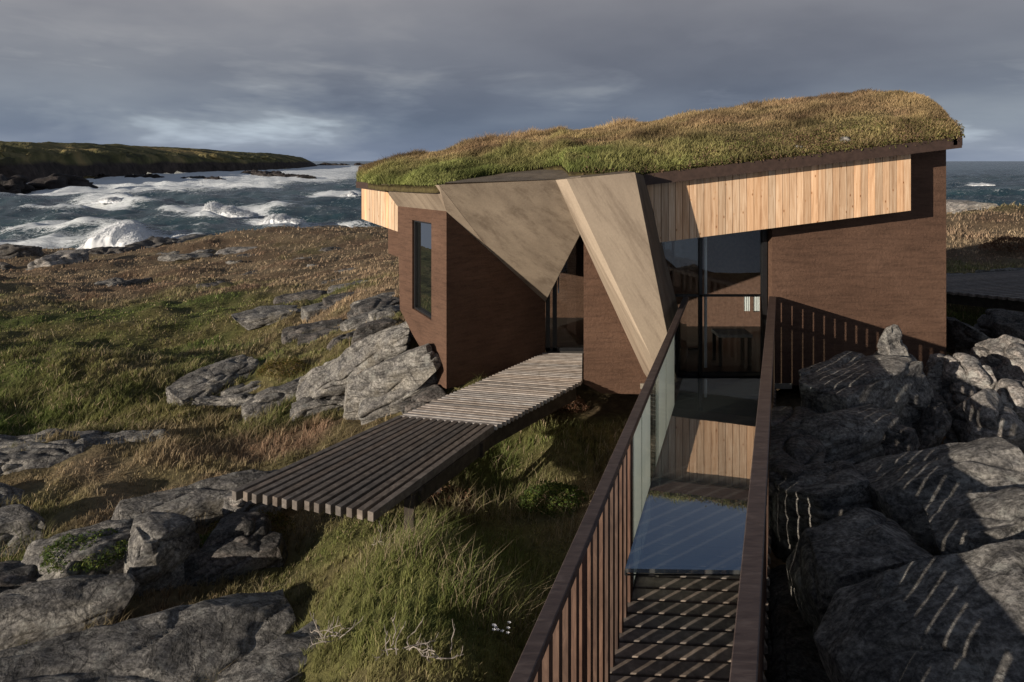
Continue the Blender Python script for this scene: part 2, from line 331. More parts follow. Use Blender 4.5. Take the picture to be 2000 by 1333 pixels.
# side and back walls
mb = MB(); xr, yr = 5.49, 8.92
def wallseg(a, b, zt0, zt1, zb, th=.25):
    a = Vector((*a, 0)); b = Vector((*b, 0)); n = (b - a).cross(Vector((0, 0, 1))).normalized() * th
    mb.prism([a + Vector((0, 0, zb)), b + Vector((0, 0, zb)), b + Vector((0, 0, zt1)), a + Vector((0, 0, zt0))], n)
wallseg((5.21, 8.93), (6.3, 12.4), .10, .25, -3.2); wallseg((6.3, 12.4), (-1.0, 12.3), .25, -.42, -3.4); wallseg((-1.0, 12.3), (-1.6, 10.65), -.42, -.44, -1.45)
mb.build('wall', RED, cab)
slab('wall', [P(758, 440, 10.55), P(758, 495, 10.55), Vector((-1.35, 9.9, -1.5)), Vector((-1.35, 9.9, -.7))], (.15, .2, 0), RED)
# fascia boards
def fasc(pts, hh, th=.045):
    m = MB()
    for a, b in zip(pts[:-1], pts[1:]):
        a = Vector(a); b = Vector(b); t = (b - a); n = Vector((-t.y, t.x, 0)).normalized() * th
        m.prism([a, b, b - Vector((0, 0, hh)), a - Vector((0, 0, hh))], n)
    return m
FR = [P(1256, 341, 8.12), P(1879, 267, 8.12)]
fasc([FR[0], FR[1], FR[1] + Vector((1.4, 4.3, .02))], .135).build('fascia', FASC, cab)
fasc([P(695, 355, 10.9), P(752, 361, 9.66)], .10).build('fascia', FASC, cab)
fasc([P(697, 353, 13.2), P(695, 355, 10.9)], .10).build('fascia', FASC, cab)
# pine cladding, one mesh of separate boards
def cladding(a, b, top, bot, pitch, th, name):
    a = Vector(a); b = Vector(b); t = b - a; n = int(t.length / pitch); m = MB(); cols = []
    nn = Vector((-t.y, t.x, 0)).normalized()
    for i in range(n):
        f0 = i / n; f1 = (i + 1 - .07) / n; j = random.uniform(-.002, .003)
        p = [a + t * f0, a + t * f1]; z = [(top(f0), bot(f0)), (top(f1), bot(f1))]
        q = [Vector((p[0].x, p[0].y, z[0][1])), Vector((p[1].x, p[1].y, z[1][1])), Vector((p[1].x, p[1].y, z[1][0])), Vector((p[0].x, p[0].y, z[0][0]))]
        m.prism([v + nn * j for v in q], nn * th); cols.append(tint(.76, 1.12, .08))
    ob = m.build(name, CLAD, cab); setcol(ob, cols)
    m2 = MB(); e = .03
    q = [Vector((a.x, a.y, bot(0) + e)), Vector((b.x, b.y, bot(1) + e)), Vector((b.x, b.y, top(1))), Vector((a.x, a.y, top(0)))]
    m2.prism([v + nn * (th + .003) for v in q], nn * .1); m2.build('cladding_backing', BLK, cab); return ob
YC = 8.27
xa, xb = 250 / F * YC, 780 / F * YC
ztop = lambda f: (315 - (352 + (300 - 352) * f)) / F * YC + .03
zbot = lambda f: (315 - (479 + (411.5 - 479) * f)) / F * YC
cladding((xa, YC, 0), (xb, YC, 0), ztop, zbot, .0855, .022, 'cladding')
a = P(706, 371, 10.73); b = P(777, 383, 9.80)
cladding((a.x, a.y, 0), (b.x, b.y, 0), lambda f: a.z + .05 + (b.z - a.z) * f, lambda f: P(708, 428, 10.73).z + (P(776, 453, 9.8).z - P(708, 428, 10.73).z) * f, .0855, .022, 'cladding')
# soffits closing the space above cladding and walls
slab('soffit', [Vector((1.45, 8.14, -.235)), Vector((5.30, 8.14, .150)), Vector((5.45, 9.0, .155)), Vector((1.5, 9.0, -.23))], (0, 0, .04), FASC)
slab('soffit', [Vector((xa, YC + .03, zbot(0) + .04)), Vector((xb, YC + .03, zbot(1) + .04)), Vector((xb, D + .1, zbot(1) + .04)), Vector((xa, D + .1, zbot(0) + .04))], (0, 0, .03), FASC)
slab('cladding_side', [Vector((xb - .004, YC + .03, ztop(1))), Vector((xb - .004, YC + .03, zbot(1) + .045)), Vector((xb - .004, D - .002, zbot(1) + .045)), Vector((xb - .004, D - .002, ztop(1)))], (-.03, 0, 0), FASC)
slab('soffit', [P(708, 427, 10.75), P(776, 450, 9.83), Vector((-1.3, 10.3, -.98)), Vector((-1.8, 11.6, -.88))], (0, 0, .04), FASC)
# window wall facing the walkway
WY = 8.80
x0, x1 = 1.62, 508 / F * D - .004
fm = MB()
def zc(py): return -(py - 315) / F * WY
xs = [x0, 2.42, x1 - .03]
fm.box((x1 - .06, WY - .03, zc(742)), (x1, WY + .05, zc(425)))
fm.box((2.43 - .02, WY - .02, zc(742)), (2.43 + .02, WY + .05, zc(425)))
fm.box((x0, WY - .03, zc(743)), (x1, WY + .05, zc(737)))
fm.box((x0, WY - .02, zc(579.5)), (x1 - .06, WY + .04, zc(576)))
wf = fm.build('window', BLK, cab)
MB().box((x0, WY + .008, zc(740)), (x1, WY + .02, zc(425))).build('pane', GWIN, wf)
MB().box((x0, D - .02, zc(750)), (x1 + .25, WY - .035, zc(740))).build('threshold', m_plain('threshold_metal', (.30, .27, .22), .4, .5), cab)
# inside: floor, rear wall, a lit return wall
INR = m_plain('interior_wall', (.22, .125, .09), .85, .2); INF = m_plain('interior_floor', (.05, .045, .04), .5, .4)
MB().prism([(.5, 9.88, -2.83), (1.35, 9.88, -2.83), (1.35, WY + .05, -2.83), (5.3, WY + .05, -2.83), (5.9, 11.9, -2.83), (.5, 11.9, -2.83)], (0, 0, .1)).build('floor', INF, cab)
MB().prism([(1.2, 11.25, FLOOR + .025), (5.8, 11.25, FLOOR + .025), (5.8, 11.25, -.1), (1.2, 11.25, -.3)], (.05, .15, 0)).build('inner_wall', INR, cab)
cu = empty('curtain', (3.2, 9.1, -2.1), 'short pair of white curtains hanging on the inner wall behind the big window', 'curtain')
for xx in (P(1459, 594, 11.1).x, P(1478, 594, 11.1).x):
    m = MB(); w = .045 if xx < 3.9 else .045
    for k in range(6):
        u0 = xx - w + 2 * w * k / 6; u1 = xx - w + 2 * w * (k + 1) / 6; s0 = .01 * (k % 2); s1 = .01 * ((k + 1) % 2)
        m.prism([(u0, 11.1 + s0, -2.44), (u1, 11.1 + s1, -2.44), (u1, 11.1 + s1, -2.18), (u0, 11.1 + s0, -2.18)], (0, .006, 0))
    m.build('curtain_panel', WHITE, cu)
po = MB(); p1 = P(1378, 740, 9.0); po.tube([(p1.x, 9.0, FLOOR + .03), (p1.x, 9.0, -.95)], [.02, .02], 10)
tag(po.build('indoor_post', WHITE), 'thin white vertical post standing inside behind the large window', 'post')
ta = empty('table', (2.85, 9.25, FLOOR + .02), 'dark table with pale edge inside the cabin behind the walkway glass', 'table')
MB().box((2.75, 9.08, -2.35), (3.2, 9.42, -2.31)).build('tabletop', m_plain('pale_top', (.4, .38, .33), .5), ta)
for q in ((2.78, 9.11), (3.17, 9.11), (2.78, 9.39), (3.17, 9.39)): MB().box((q[0] - .02, q[1] - .02, FLOOR + .02), (q[0] + .02, q[1] + .02, -2.35)).build('leg', BLK, ta)
# entrance door under the canopy
dm = MB(); DY = 9.9
dl, dr = .49, 2.7
dm.box((dl, DY - .03, FLOOR), (dl + .06, DY + .05, -.9)); dm.box((dl + .10, DY - .03, FLOOR), (dl + .16, DY + .05, -.9)); dm.box((dl, DY - .03, FLOOR), (dr, DY + .05, FLOOR + .05))
door = dm.build('door', BLK, cab); MB().box((dl + .06, DY, FLOOR + .05), (dr, DY + .012, -.9)).build('pane', GWIN, door)
MB().tube([(dl + .18, DY - .06, -1.9), (dl + .18, DY - .06, -1.6)], [.009, .009], 8).build('handle', m_plain('steel', (.5, .5, .5), .3, .5, 1), door)
slab('reveal', [P(1064, 592, 9.84), P(1132, 460, 8.63), P(1132, 460, 8.63) + Vector((.0, .12, .02)), P(1064, 592, 9.84) + Vector((.02, .1, .0))], (.02, .02, .03), BLK)
# ------------------------------------------------------------------ turf roof
FRP = [(697, 352, 10.95), (745, 359, 9.70), (800, 361, 9.05), (850, 362, 8.55), (885, 356, 8.55), (940, 347, 8.9), (1000, 336, 9.1), (1060, 327, 9.1), (1098, 321, 8.8), (1112, 334, 8.1), (1180, 338, 7.95), (1250, 339, 8.05), (1262, 338, 8.15), (1400, 321, 8.14), (1560, 304, 8.13), (1700, 288, 8.13), (1800, 276, 8.13), (1855, 269, 8.12), (1876, 266, 8.12), (1880, 268, 8.14)]
SIP = [(705, 336, 11.3), (744, 326, 11.5), (800, 313, 11.8), (845, 304, 12), (872, 298, 12), (920, 288, 12), (985, 275, 12), (1040, 269, 12), (1075, 266, 12), (1100, 264, 12), (1160, 258, 12), (1225, 248, 12), (1240, 246, 12), (1370, 226, 12), (1520, 204, 11.5), (1650, 189, 10.8), (1745, 185, 10.0), (1800, 191, 9.3), (1842, 215, 8.7), None]
fp = [P(*p) for p in FRP]; sp = [P(*p) for p in SIP[:-1]] + [Vector((6.7, 12.2, .28))]
NU, NV = 200, 44
tk = np.linspace(0, 1, len(fp)); uu = np.linspace(0, 1, NU)
dist = np.r_[0, np.cumsum([(fp[i + 1] - fp[i]).length + .02 for i in range(len(fp) - 1)])]; dist /= dist[-1]
itp = lambda arr: np.stack([np.interp(uu, dist, [p[k] for p in arr]) for k in range(3)], -1)
FU = itp(fp); SU = itp(sp)
vv = np.linspace(0, 1.45, NV)
G = np.zeros((NU, NV, 3))
for j, v in enumerate(vv):
    w = min(v, 1); G[:, j, :2] = FU[:, :2] + (SU[:, :2] - FU[:, :2]) * v
    pr = 1 - (1 - w) ** 1.7; pr = .35 * w + .65 * pr
    G[:, j, 2] = FU[:, 2] + (SU[:, 2] - FU[:, 2]) * pr - max(0, v - 1) ** 1.5 * 1.2
lump = fbm(G[..., 0], G[..., 1], 4, 1.7) * .06 + fbm(G[..., 0], G[..., 1], 3, 5.5) * .04
edge = np.clip(vv / .08, 0, 1)[None, :]
G[..., 2] += lump * np.clip(1.15 - vv, .1, 1)[None, :] * edge + .035 * np.minimum(edge, 1) - .01
def rooftint(x, y):
    g = fbm(x, y, 4, .8); return g
SOIL = Mt('turf_soil', .95, .1); v_ = SOIL.co(); SOIL.base(SOIL.ramp(SOIL.noise(v_, 14, 6, .7), [(.3, (.035, .026, .014)), (.6, (.10, .08, .035)), (.75, (.12, .12, .04))])); SOIL.bump(SOIL.noise(v_, 40, 4), .6, .02); SOIL = SOIL.m
bot = G.copy(); bot[..., 2] = FU[:, None, 2] - .10 + 0 * G[..., 2]; bot[..., 2] = np.minimum(bot[..., 2], G[..., 2] - .03)
bot[:, :, 2] += 0
Vr = np.concatenate([G.reshape(-1, 3), bot.reshape(-1, 3)]); f1 = grid_faces(NU, NV); f2 = f1[:, ::-1] + NU * NV
side = []
def rim(idx):
    for a, b in zip(idx[:-1], idx[1:]): side.append((a, b, b + NU * NV, a + NU * NV))
rim([i * NV for i in range(NU)]); rim([i * NV + NV - 1 for i in range(NU)][::-1]); rim(list(range(NV))[::-1]); rim([(NU - 1) * NV + j for j in range(NV)])
npmesh('turf', Vr, np.concatenate([f1[:, ::-1], f2[:, ::-1], np.array(side)]), SOIL, cab)
#SECTION WALKWAY
# ================================================================== glass and timber walkway
HR = -1.70
xl = lambda y: .3415 * (y - 2.226); xrr = lambda y: .708 + .397 * (y - 2.226)
wk = empty('walkway', (1.2, 4, FLOOR), 'timber and glass walkway between two railings, running up to the cabin window', 'walkway')
y = 1.75; k = 0
while y < 8.5:
    a = Vector((xl(y) - .02, y, FLOOR)); b = Vector((xrr(y) + .05, y, FLOOR)); b.y -= .065 * (b.x - a.x)
    if b.y < 1.7: y += .1237; continue
    m = MB(); m.bar(a, b, .107, .045, ctr=False); ob = m.build('plank', DECKD, wk, bevel=.004); setcol(ob, [tint(1.2, 1.8, .04)]); y += .1237
for s, fn2 in ((.06, xl), (.0, xrr)):
    MB().bar((fn2(1.7) + s, 1.7, -2.90), (fn2(8.5) + s, 8.5, -2.90), .06, .2).build('beam', RAILW, wk); 
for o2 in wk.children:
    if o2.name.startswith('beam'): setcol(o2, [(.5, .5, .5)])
for yy in (2.2, 5.0, 7.6):
    for fn2 in (xl, xrr):
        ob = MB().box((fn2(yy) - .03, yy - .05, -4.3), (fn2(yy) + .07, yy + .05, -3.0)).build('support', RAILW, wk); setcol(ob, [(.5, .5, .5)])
# sheet of dark glass lying between the railings
gz = -2.03; ya, yb = 3.40, 6.37
q = [P(1221, 1110, ya), P(1221, 1110, ya), P(1333, 740, yb), P(1333, 740, yb)]
q[1] = Vector((xrr(ya) + .01, ya - .015, gz)); q[0] = Vector((P(1221, 1110, ya).x, ya, gz)); q[3] = Vector((P(1333, 740, yb).x, yb, gz)); q[2] = Vector((xrr(yb) + .01, yb, gz))
MB().prism(q, (0, 0, -.02)).build('glass_floor', GFLOOR, wk)
m = MB()
for i in (0, 3): pass
m.bar(q[0] - Vector((0, 0, .022)), q[3] - Vector((0, 0, .022)), .008, .022); m.bar(q[0] - Vector((0, 0, .03)), q[1] - Vector((0, 0, .022)), .006, .006); m.bar(q[3] - Vector((0, 0, .022)), q[2] - Vector((0, 0, .022)), .012, .03)
m.build('glass_frame', BLK, wk)
def railing(name, fx, label, ylist, glass, w, off, bd=.046, bwid=.045):
    r = empty(name, (fx(2), 2, FLOOR), label, 'railing', 'railings of the walkway')
    ys = 1.3; ye = 8.58
    ob = MB().bar((fx(ys) + off, ys, HR), (fx(ye) + off, ye, HR), w, .045, ctr=False).build('handrail', CAPW, r, bevel=.004); setcol(ob, [(1, 1, 1)])
    for yy in ylist:
        ob = MB().bar((fx(yy) + off, yy, -2.86), (fx(yy) + off, yy, HR - .046), bwid, bd, up=(.36, .93, 0)).build('baluster', RAILW, r); setcol(ob, [tint(.7, 1.2, .06)])
    for yy in ([1.9, 3.05, 4.30] if glass else [1.9, 3.05, 4.30, 5.6, 6.9]):
        ob = MB().bar((fx(yy) + off, yy, -2.95), (fx(yy) + off, yy, HR - .046), .05, .085, up=(.36, .93, 0)).build('post', RAILW, r); setcol(ob, [(1.15, 1.05, 1)])
    return r
yl = [1.45 + .1345 * k for k in range(21)]; yl = [v for v in yl if min(abs(v - t) for t in (1.9, 3.05, 4.30)) > .07 and v < 4.25]
rl = railing('walkway_railing', xl, 'left railing of the walkway, brown slats first and then glass panes up to the cabin', yl, True, .062, .02)
yr2 = [1.45 + .1345 * k for k in range(54)]; yr2 = [v for v in yr2 if min(abs(v - t) for t in (1.9, 3.05, 4.30, 5.6, 6.9)) > .06]
rr = railing('walkway_railing', xrr, 'dark slatted railing along the rock side of the walkway, ending against the brown wall', yr2, False, .085, .045, .060, .045)
# glass panes of the first railing
edges = [4.36, 4.95, 5.6, 6.35, 7.1, 7.8, 8.52]
for i in range(len(edges) - 1):
    a, b = edges[i] + .008, edges[i + 1] - .008
    MB().prism([(xl(a) + .02, a, FLOOR + .02), (xl(b) + .02, b, FLOOR + .02), (xl(b) + .02, b, HR - .046), (xl(a) + .02, a, HR - .046)], (.012, 0, 0)).build('glass_pane', GLASS, rl)
for a, b, z0 in ((4.37, 4.70, -2.7), (4.74, 5.15, -2.7), (5.65, 6.15, -2.7), (6.2, 6.9, -2.7)):  # pale strips added in front of the panes as bright reflections
    MB().add([(xl(a) + .045, a, z0), (xl(b) + .045, b, z0), (xl(b) + .045, b, HR - .05), (xl(a) + .045, a, HR - .05)], [(0, 1, 2, 3)]).build('reflection_strip', GREFL, rl)
MB().bar((xl(4.36) + .03, 4.36, FLOOR + .01), (xl(8.52) + .03, 8.52, FLOOR + .01), .03, .04).build('glass_channel', BLK, rl)

# ================================================================== lower boardwalk
bw = empty('boardwalk', (-.6, 7, FLOOR), 'wooden boardwalk of dark lengthwise beams and pale cross slats reaching the entrance', 'boardwalk')
f0, f1_ = PZ(455, 958, FLOOR), PZ(742, 1001, FLOOR); m0, m1 = PZ(780, 812, FLOOR), PZ(972, 830, FLOOR); e0, e1 = PZ(1064, 688, FLOOR), PZ(1140, 742, FLOOR); e2 = PZ(1140, 688, FLOOR)
n = 14
for i in range(n):
    t = (i + .25) / n; a = f0.lerp(f1_, t); b = m0.lerp(m1, t)
    a -= (b - a).normalized() * random.uniform(0, .02)
    ob = MB().bar(a, b, .058, .075, ctr=False).build('beam', DECKD, bw, bevel=.003); setcol(ob, [tint(.75, 1.15, .05)])
ns = 42
for i in range(ns):
    t = (i + .0) / ns; a = m0.lerp(e0, t); dcur = t * 1.0
    Ls = (e1 - m1).length; tot = Ls + (e2 - e1).length; s = t * tot
    b = m1.lerp(e1, s / Ls) if s < Ls else e1.lerp(e2, (s - Ls) / (e2 - e1).length)
    b = b + Vector((.012 if s > Ls else 0, 0, 0)); j = random.uniform(-.008, .01)
    ob = MB().bar(a + Vector((0, 0, j * .2)), b + (b - a).normalized() * (j if s < Ls else -.03) + Vector((0, 0, j * .2)), .043, .05, ctr=False).build('slat', DECKL, bw, bevel=.003); setcol(ob, [tint(.7, 1.15, .05)])
dn = Vector((0, 0, -.075))
def strin(a, b, z, w=.06, hh=.16, nm='joist'):
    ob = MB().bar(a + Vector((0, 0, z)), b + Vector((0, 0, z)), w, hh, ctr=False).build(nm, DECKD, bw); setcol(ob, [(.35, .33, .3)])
off = (m1 - m0).normalized() * .12
strin(m0 + off, e0 + off * .3, -.051, .06, .14); strin(m1 - off, e1 - off, -.051, .06, .2); strin(f1_.lerp(m1, .25) - off * .5, m1 - off * .5, -.076, .07, .13); strin(f0.lerp(m0, .35) + off, m0 + off, -.076, .06, .10)
strin(f0.lerp(m0, .3), f1_.lerp(m1, .3), -.077, .06, .1); strin(f0.lerp(m0, .85), f1_.lerp(m1, .85), -.077, .06, .14)
for p in (f1_.lerp(m1, .24) - off * .4, f1_.lerp(m1, .95) - off * 5, f0.lerp(m0, .6) + off * 3):
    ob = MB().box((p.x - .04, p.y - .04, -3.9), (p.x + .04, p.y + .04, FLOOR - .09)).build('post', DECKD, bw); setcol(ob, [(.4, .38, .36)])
# far boardwalk past the gable
fb = empty('boardwalk', (9.5, 13, -2.6), 'shaded grey boardwalk crossing the rocks beyond the far corner of the cabin', 'boardwalk')
for i in range(26):
    t = i / 26; a = Vector((7.2, 14.8, -2.62)).lerp(Vector((9.8, 11.6, -2.45)), t); b = a + Vector((6.2, 1.9, 0))
    ob = MB().bar(a, b, .085, .05, ctr=False).build('slat', DECKD, fb); setcol(ob, [tint(.8, 1.2, .03)])
for s in (.1, .5, .9):
    a = Vector((7.2, 14.8, -2.68)) + Vector((6.2, 1.9, 0)) * s; b = Vector((9.8, 11.6, -2.51)) + Vector((6.2, 1.9, 0)) * s
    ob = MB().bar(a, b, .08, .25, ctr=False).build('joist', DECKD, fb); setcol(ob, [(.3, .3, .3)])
#SECTION GROUND
# ================================================================== ground
CP = [ # px, py, z
 (-400, 1333, -4.2), (-100, 1333, -3.75), (200, 1333, -3.6), (500, 1333, -3.45), (800, 1333, -3.0), (1000, 1333, -3.15), (-300, 1100, -3.9), (50, 1100, -3.85), (300, 1120, -3.68), (550, 1130, -3.55), (830, 1120, -3.05), (1050, 1150, -3.35),
 (650, 1040, -3.45), (830, 1030, -3.2), (1000, 1000, -3.6), (1120, 950, -3.35), (1180, 900, -3.35), (1010, 900, -3.6), (900, 900, -3.5), (1090, 820, -3.45), (1000, 790, -3.15), (900, 765, -3.0), (1200, 790, -3.3),
 (-300, 900, -4.2), (50, 960, -3.85), (50, 860, -4.1), (300, 940, -3.75), (230, 860, -3.7), (450, 870, -3.85), (620, 830, -3.6), (750, 790, -3.35), (500, 980, -3.6), (150, 1010, -3.6),
 (-300, 740, -4.6), (60, 720, -4.05), (220, 712, -4.0), (230, 790, -4.3), (60, 800, -4.4), (420, 760, -4.15), (600, 740, -3.75), (720, 740, -3.4), (800, 690, -3.0),
 (330, 700, -4.9), (60, 690, -5.2), (-300, 650, -5.6), (60, 640, -5.3), (300, 650, -5.1), (500, 650, -4.7), (650, 630, -3.9), (730, 580, -3.5), (620, 580, -4.3),
 (-300, 560, -6.2), (50, 560, -6.1), (300, 570, -5.8), (500, 550, -5.4), (700, 530, -4.6), (50, 525, -6.8), (-200, 520, -7.2), (250, 520, -6.6), (450, 500, -6.5), (700, 490, -5.8), (760, 480, -5.5),
 (60, 505, -7.4), (150, 500, -7.3), (280, 484, -7.3), (450, 466, -7.3), (600, 456, -7.2), (745, 449, -7.2), (900, 445, -7.0), (1100, 445, -6.8), (1300, 450, -6.0)]
CW = [PZ(*c) for c in CP]
CW += [Vector(c) for c in [(-50, 62, -8.3), (-28, 66, -8.6), (-46, 50, -8.0), (-10, 92, -9), (-20, 85, -8.8), (-35, 76, -9), (0, 100, -9), (20, 100, -9), (45, 100, -9), (-60, 80, -10), (-80, 45, -9), (70, 95, -9),
   (0, 0, -3.6), (-3, 0, -4), (3, 0, -3.1), (6, 0, -2.8), (-4, -3, -4.2), (4, -3, -3), (1.2, 3, -3.5), (1.5, 5, -3.5), (2.0, 7, -3.35), (.5, 8.2, -3.35), (2.6, 8.2, -3.1), (-1, 10.5, -2.8), (-1.8, 11, -2.9), (2, 11, -3.2), (-1, 13, -3), (4, 13, -3.2),
   (2.0, 3.0, -3.3), (4, 3.5, -2.95), (2.6, 5, -3.2), (4, 5.5, -2.95), (6, 5, -2.9), (3.2, 7, -3.2), (4.4, 7.6, -3.0), (5.6, 8.3, -2.9), (7, 7.5, -2.9), (5.5, 7, -3.0), (7.5, 10, -3.2), (9, 11.5, -3.3), (11, 12, -3.1), (9.5, 14.5, -3.2), (12, 15.5, -3.0),
   (12, 17, -3.1), (14.5, 17, -3.1), (14, 21, -3.15), (17, 21, -3.1), (16, 25, -2.9), (20, 25, -2.85), (19, 29, -2.55), (23, 29, -2.5), (21, 32, -2.5), (26, 33, -2.5), (22, 37, -4), (28, 38, -4), (13, 32, -4), (22, 42, -7.5), (35, 45, -8.5), (12, 45, -6.0), (8, 60, -7)]]
cw = np.array([tuple(c) for c in CW])
def uvw(x, y): return np.asarray(x) / (np.maximum(y, -3) + 5), np.log(np.maximum(y, -3) + 5) * .9
cu_, cv_ = uvw(cw[:, 0], cw[:, 1])
def tps(r2): return np.where(r2 > 1e-12, .5 * r2 * np.log(np.maximum(r2, 1e-12)), 0)
n_ = len(cw); Kk = tps((cu_[:, None] - cu_[None]) ** 2 + (cv_[:, None] - cv_[None]) ** 2) + np.eye(n_) * 1e-4
Pm = np.stack([np.ones(n_), cu_, cv_], -1); Am = np.block([[Kk, Pm], [Pm.T, np.zeros((3, 3))]])
wts = np.linalg.solve(Am, np.r_[cw[:, 2], 0, 0, 0])
def gz0(x, y):
    x = np.asarray(x, float); y = np.asarray(y, float); u, v = uvw(x, y); sh = u.shape; u = u.ravel(); v = v.ravel(); o = np.zeros(len(u))
    for i in range(0, len(u), 20000):
        uu_, vv_ = u[i:i + 20000], v[i:i + 20000]
        o[i:i + 20000] = tps((uu_[:, None] - cu_[None]) ** 2 + (vv_[:, None] - cv_[None]) ** 2) @ wts[:n_] + wts[n_] + wts[n_ + 1] * uu_ + wts[n_ + 2] * vv_
    return np.clip(o.reshape(sh), -10, -1.9)
def gz(x, y):
    x = np.asarray(x, float); y = np.asarray(y, float); k = np.clip((y - 2) / 12, 0, 1)
    near = np.exp(-(((x - .6) / 1.3) ** 2 + ((y - 7) / 2.5) ** 2))
    mound = .24 * np.exp(-((x + .5) / .85) ** 2 - ((y - 4.7) / .85) ** 2) + .12 * np.exp(-((x + .1) / .5) ** 2 - ((y - 3.6) / .6) ** 2)
    return mound + gz0(x, y) + fbm(x, y, 4, .9) * (.10 + .10 * k) * (1 - .6 * near) + fbm(x, y, 3, .25) * .35 * k + fbm(x + 40, y, 3, 3.1) * .04 + (np.abs(fbm(x * .8 + 11, y + 5, 3, 1.5)) - .2) * .20 * (1 - .7 * near) * np.clip((y - 1) / 4, .3, 1)
NYg, NXg = 330, 420
ty = np.linspace(0, 1, NYg); Yg = np.exp(np.log(1.2) + ty * (np.log(115) - np.log(1.2))) - 3.6
Sg = np.linspace(-1.45, 1.25, NXg); XX = Sg[None, :] * (Yg[:, None] + 4.2); YY = np.repeat(Yg[:, None], NXg, 1)
ZZ = gz(XX, YY)
gm = Mt('moorland', .95, .1); v_ = gm.co()
a1 = gm.noise(v_, .16, 5, .6); a2 = gm.noise(v_, 1.1, 6, .65); a3 = gm.noise(v_, 9, 5, .7)
gcol = gm.ramp(a2, [(.30, (.05, .038, .018)), (.45, (.12, .082, .038)), (.58, (.15, .115, .06)), (.72, (.09, .095, .03))])
gcol = gm.mix(gcol, gm.attr(), .75); gcol = gm.mix(gcol, gm.ramp(a3, [(.3, .45), (.5, .95), (.7, 1.45)]), .8, 'MULTIPLY')
gm.base(gcol); gm.bump(a2, .6, .12); gm.bump(a3, .8, .05); gm = gm.m
def greenness(x, y):        # where the meadow is green instead of straw coloured
    x = np.asarray(x, float); y = np.asarray(y, float)
    g = fbm(x, y, 4, .22) * 1.5 + fbm(x + 9, y, 3, 1.3) * .9
    g += 1.5 * np.exp(-(((y - 20) / 6.5) ** 2)) * np.clip((-4 - x) / 5, 0, 1)
    g += .75 * np.exp(-(((y - 11.0) / 2.4) ** 2)) * np.clip((-x - 1) / 3, 0, 1)
    g -= .75 * np.clip((y - 25) / 15, 0, 1.2) * (x < 8)
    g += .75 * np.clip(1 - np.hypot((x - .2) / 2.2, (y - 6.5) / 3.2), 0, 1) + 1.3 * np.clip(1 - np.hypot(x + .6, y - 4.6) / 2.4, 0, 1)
    g -= .9 * np.exp(-(((x - 19) / 9) ** 2 + ((y - 25) / 6) ** 2))
    return g
STRAW = np.array([.42, .315, .20]); RUST = np.array([.27, .178, .118]); GREEN = np.array([.15, .20, .05]); OLIV = np.array([.215, .19, .075]); DGR = np.array([.075, .09, .03])
def gtint(x, y, r=None):
    g = np.clip(greenness(x, y) * .8 + .35, 0, 1)[..., None]; w = np.clip(fbm(x - 30, y + 12, 3, .6) * 1.3 + .5, 0, 1)[..., None]
    dry = STRAW * (1 - w) + RUST * w; gr = OLIV * (1 - w) + GREEN * w
    if r is not None: gr = gr * (1 - r[..., None] * .5) + DGR * r[..., None] * .5
    return dry * (1 - g) + gr * g
ground = npmesh('ground', np.stack([XX, YY, ZZ], -1).reshape(-1, 3), grid_faces(NYg, NXg), gm, col=(gtint(XX, YY) * .55).reshape(-1, 3)); tag(ground, kind='structure')
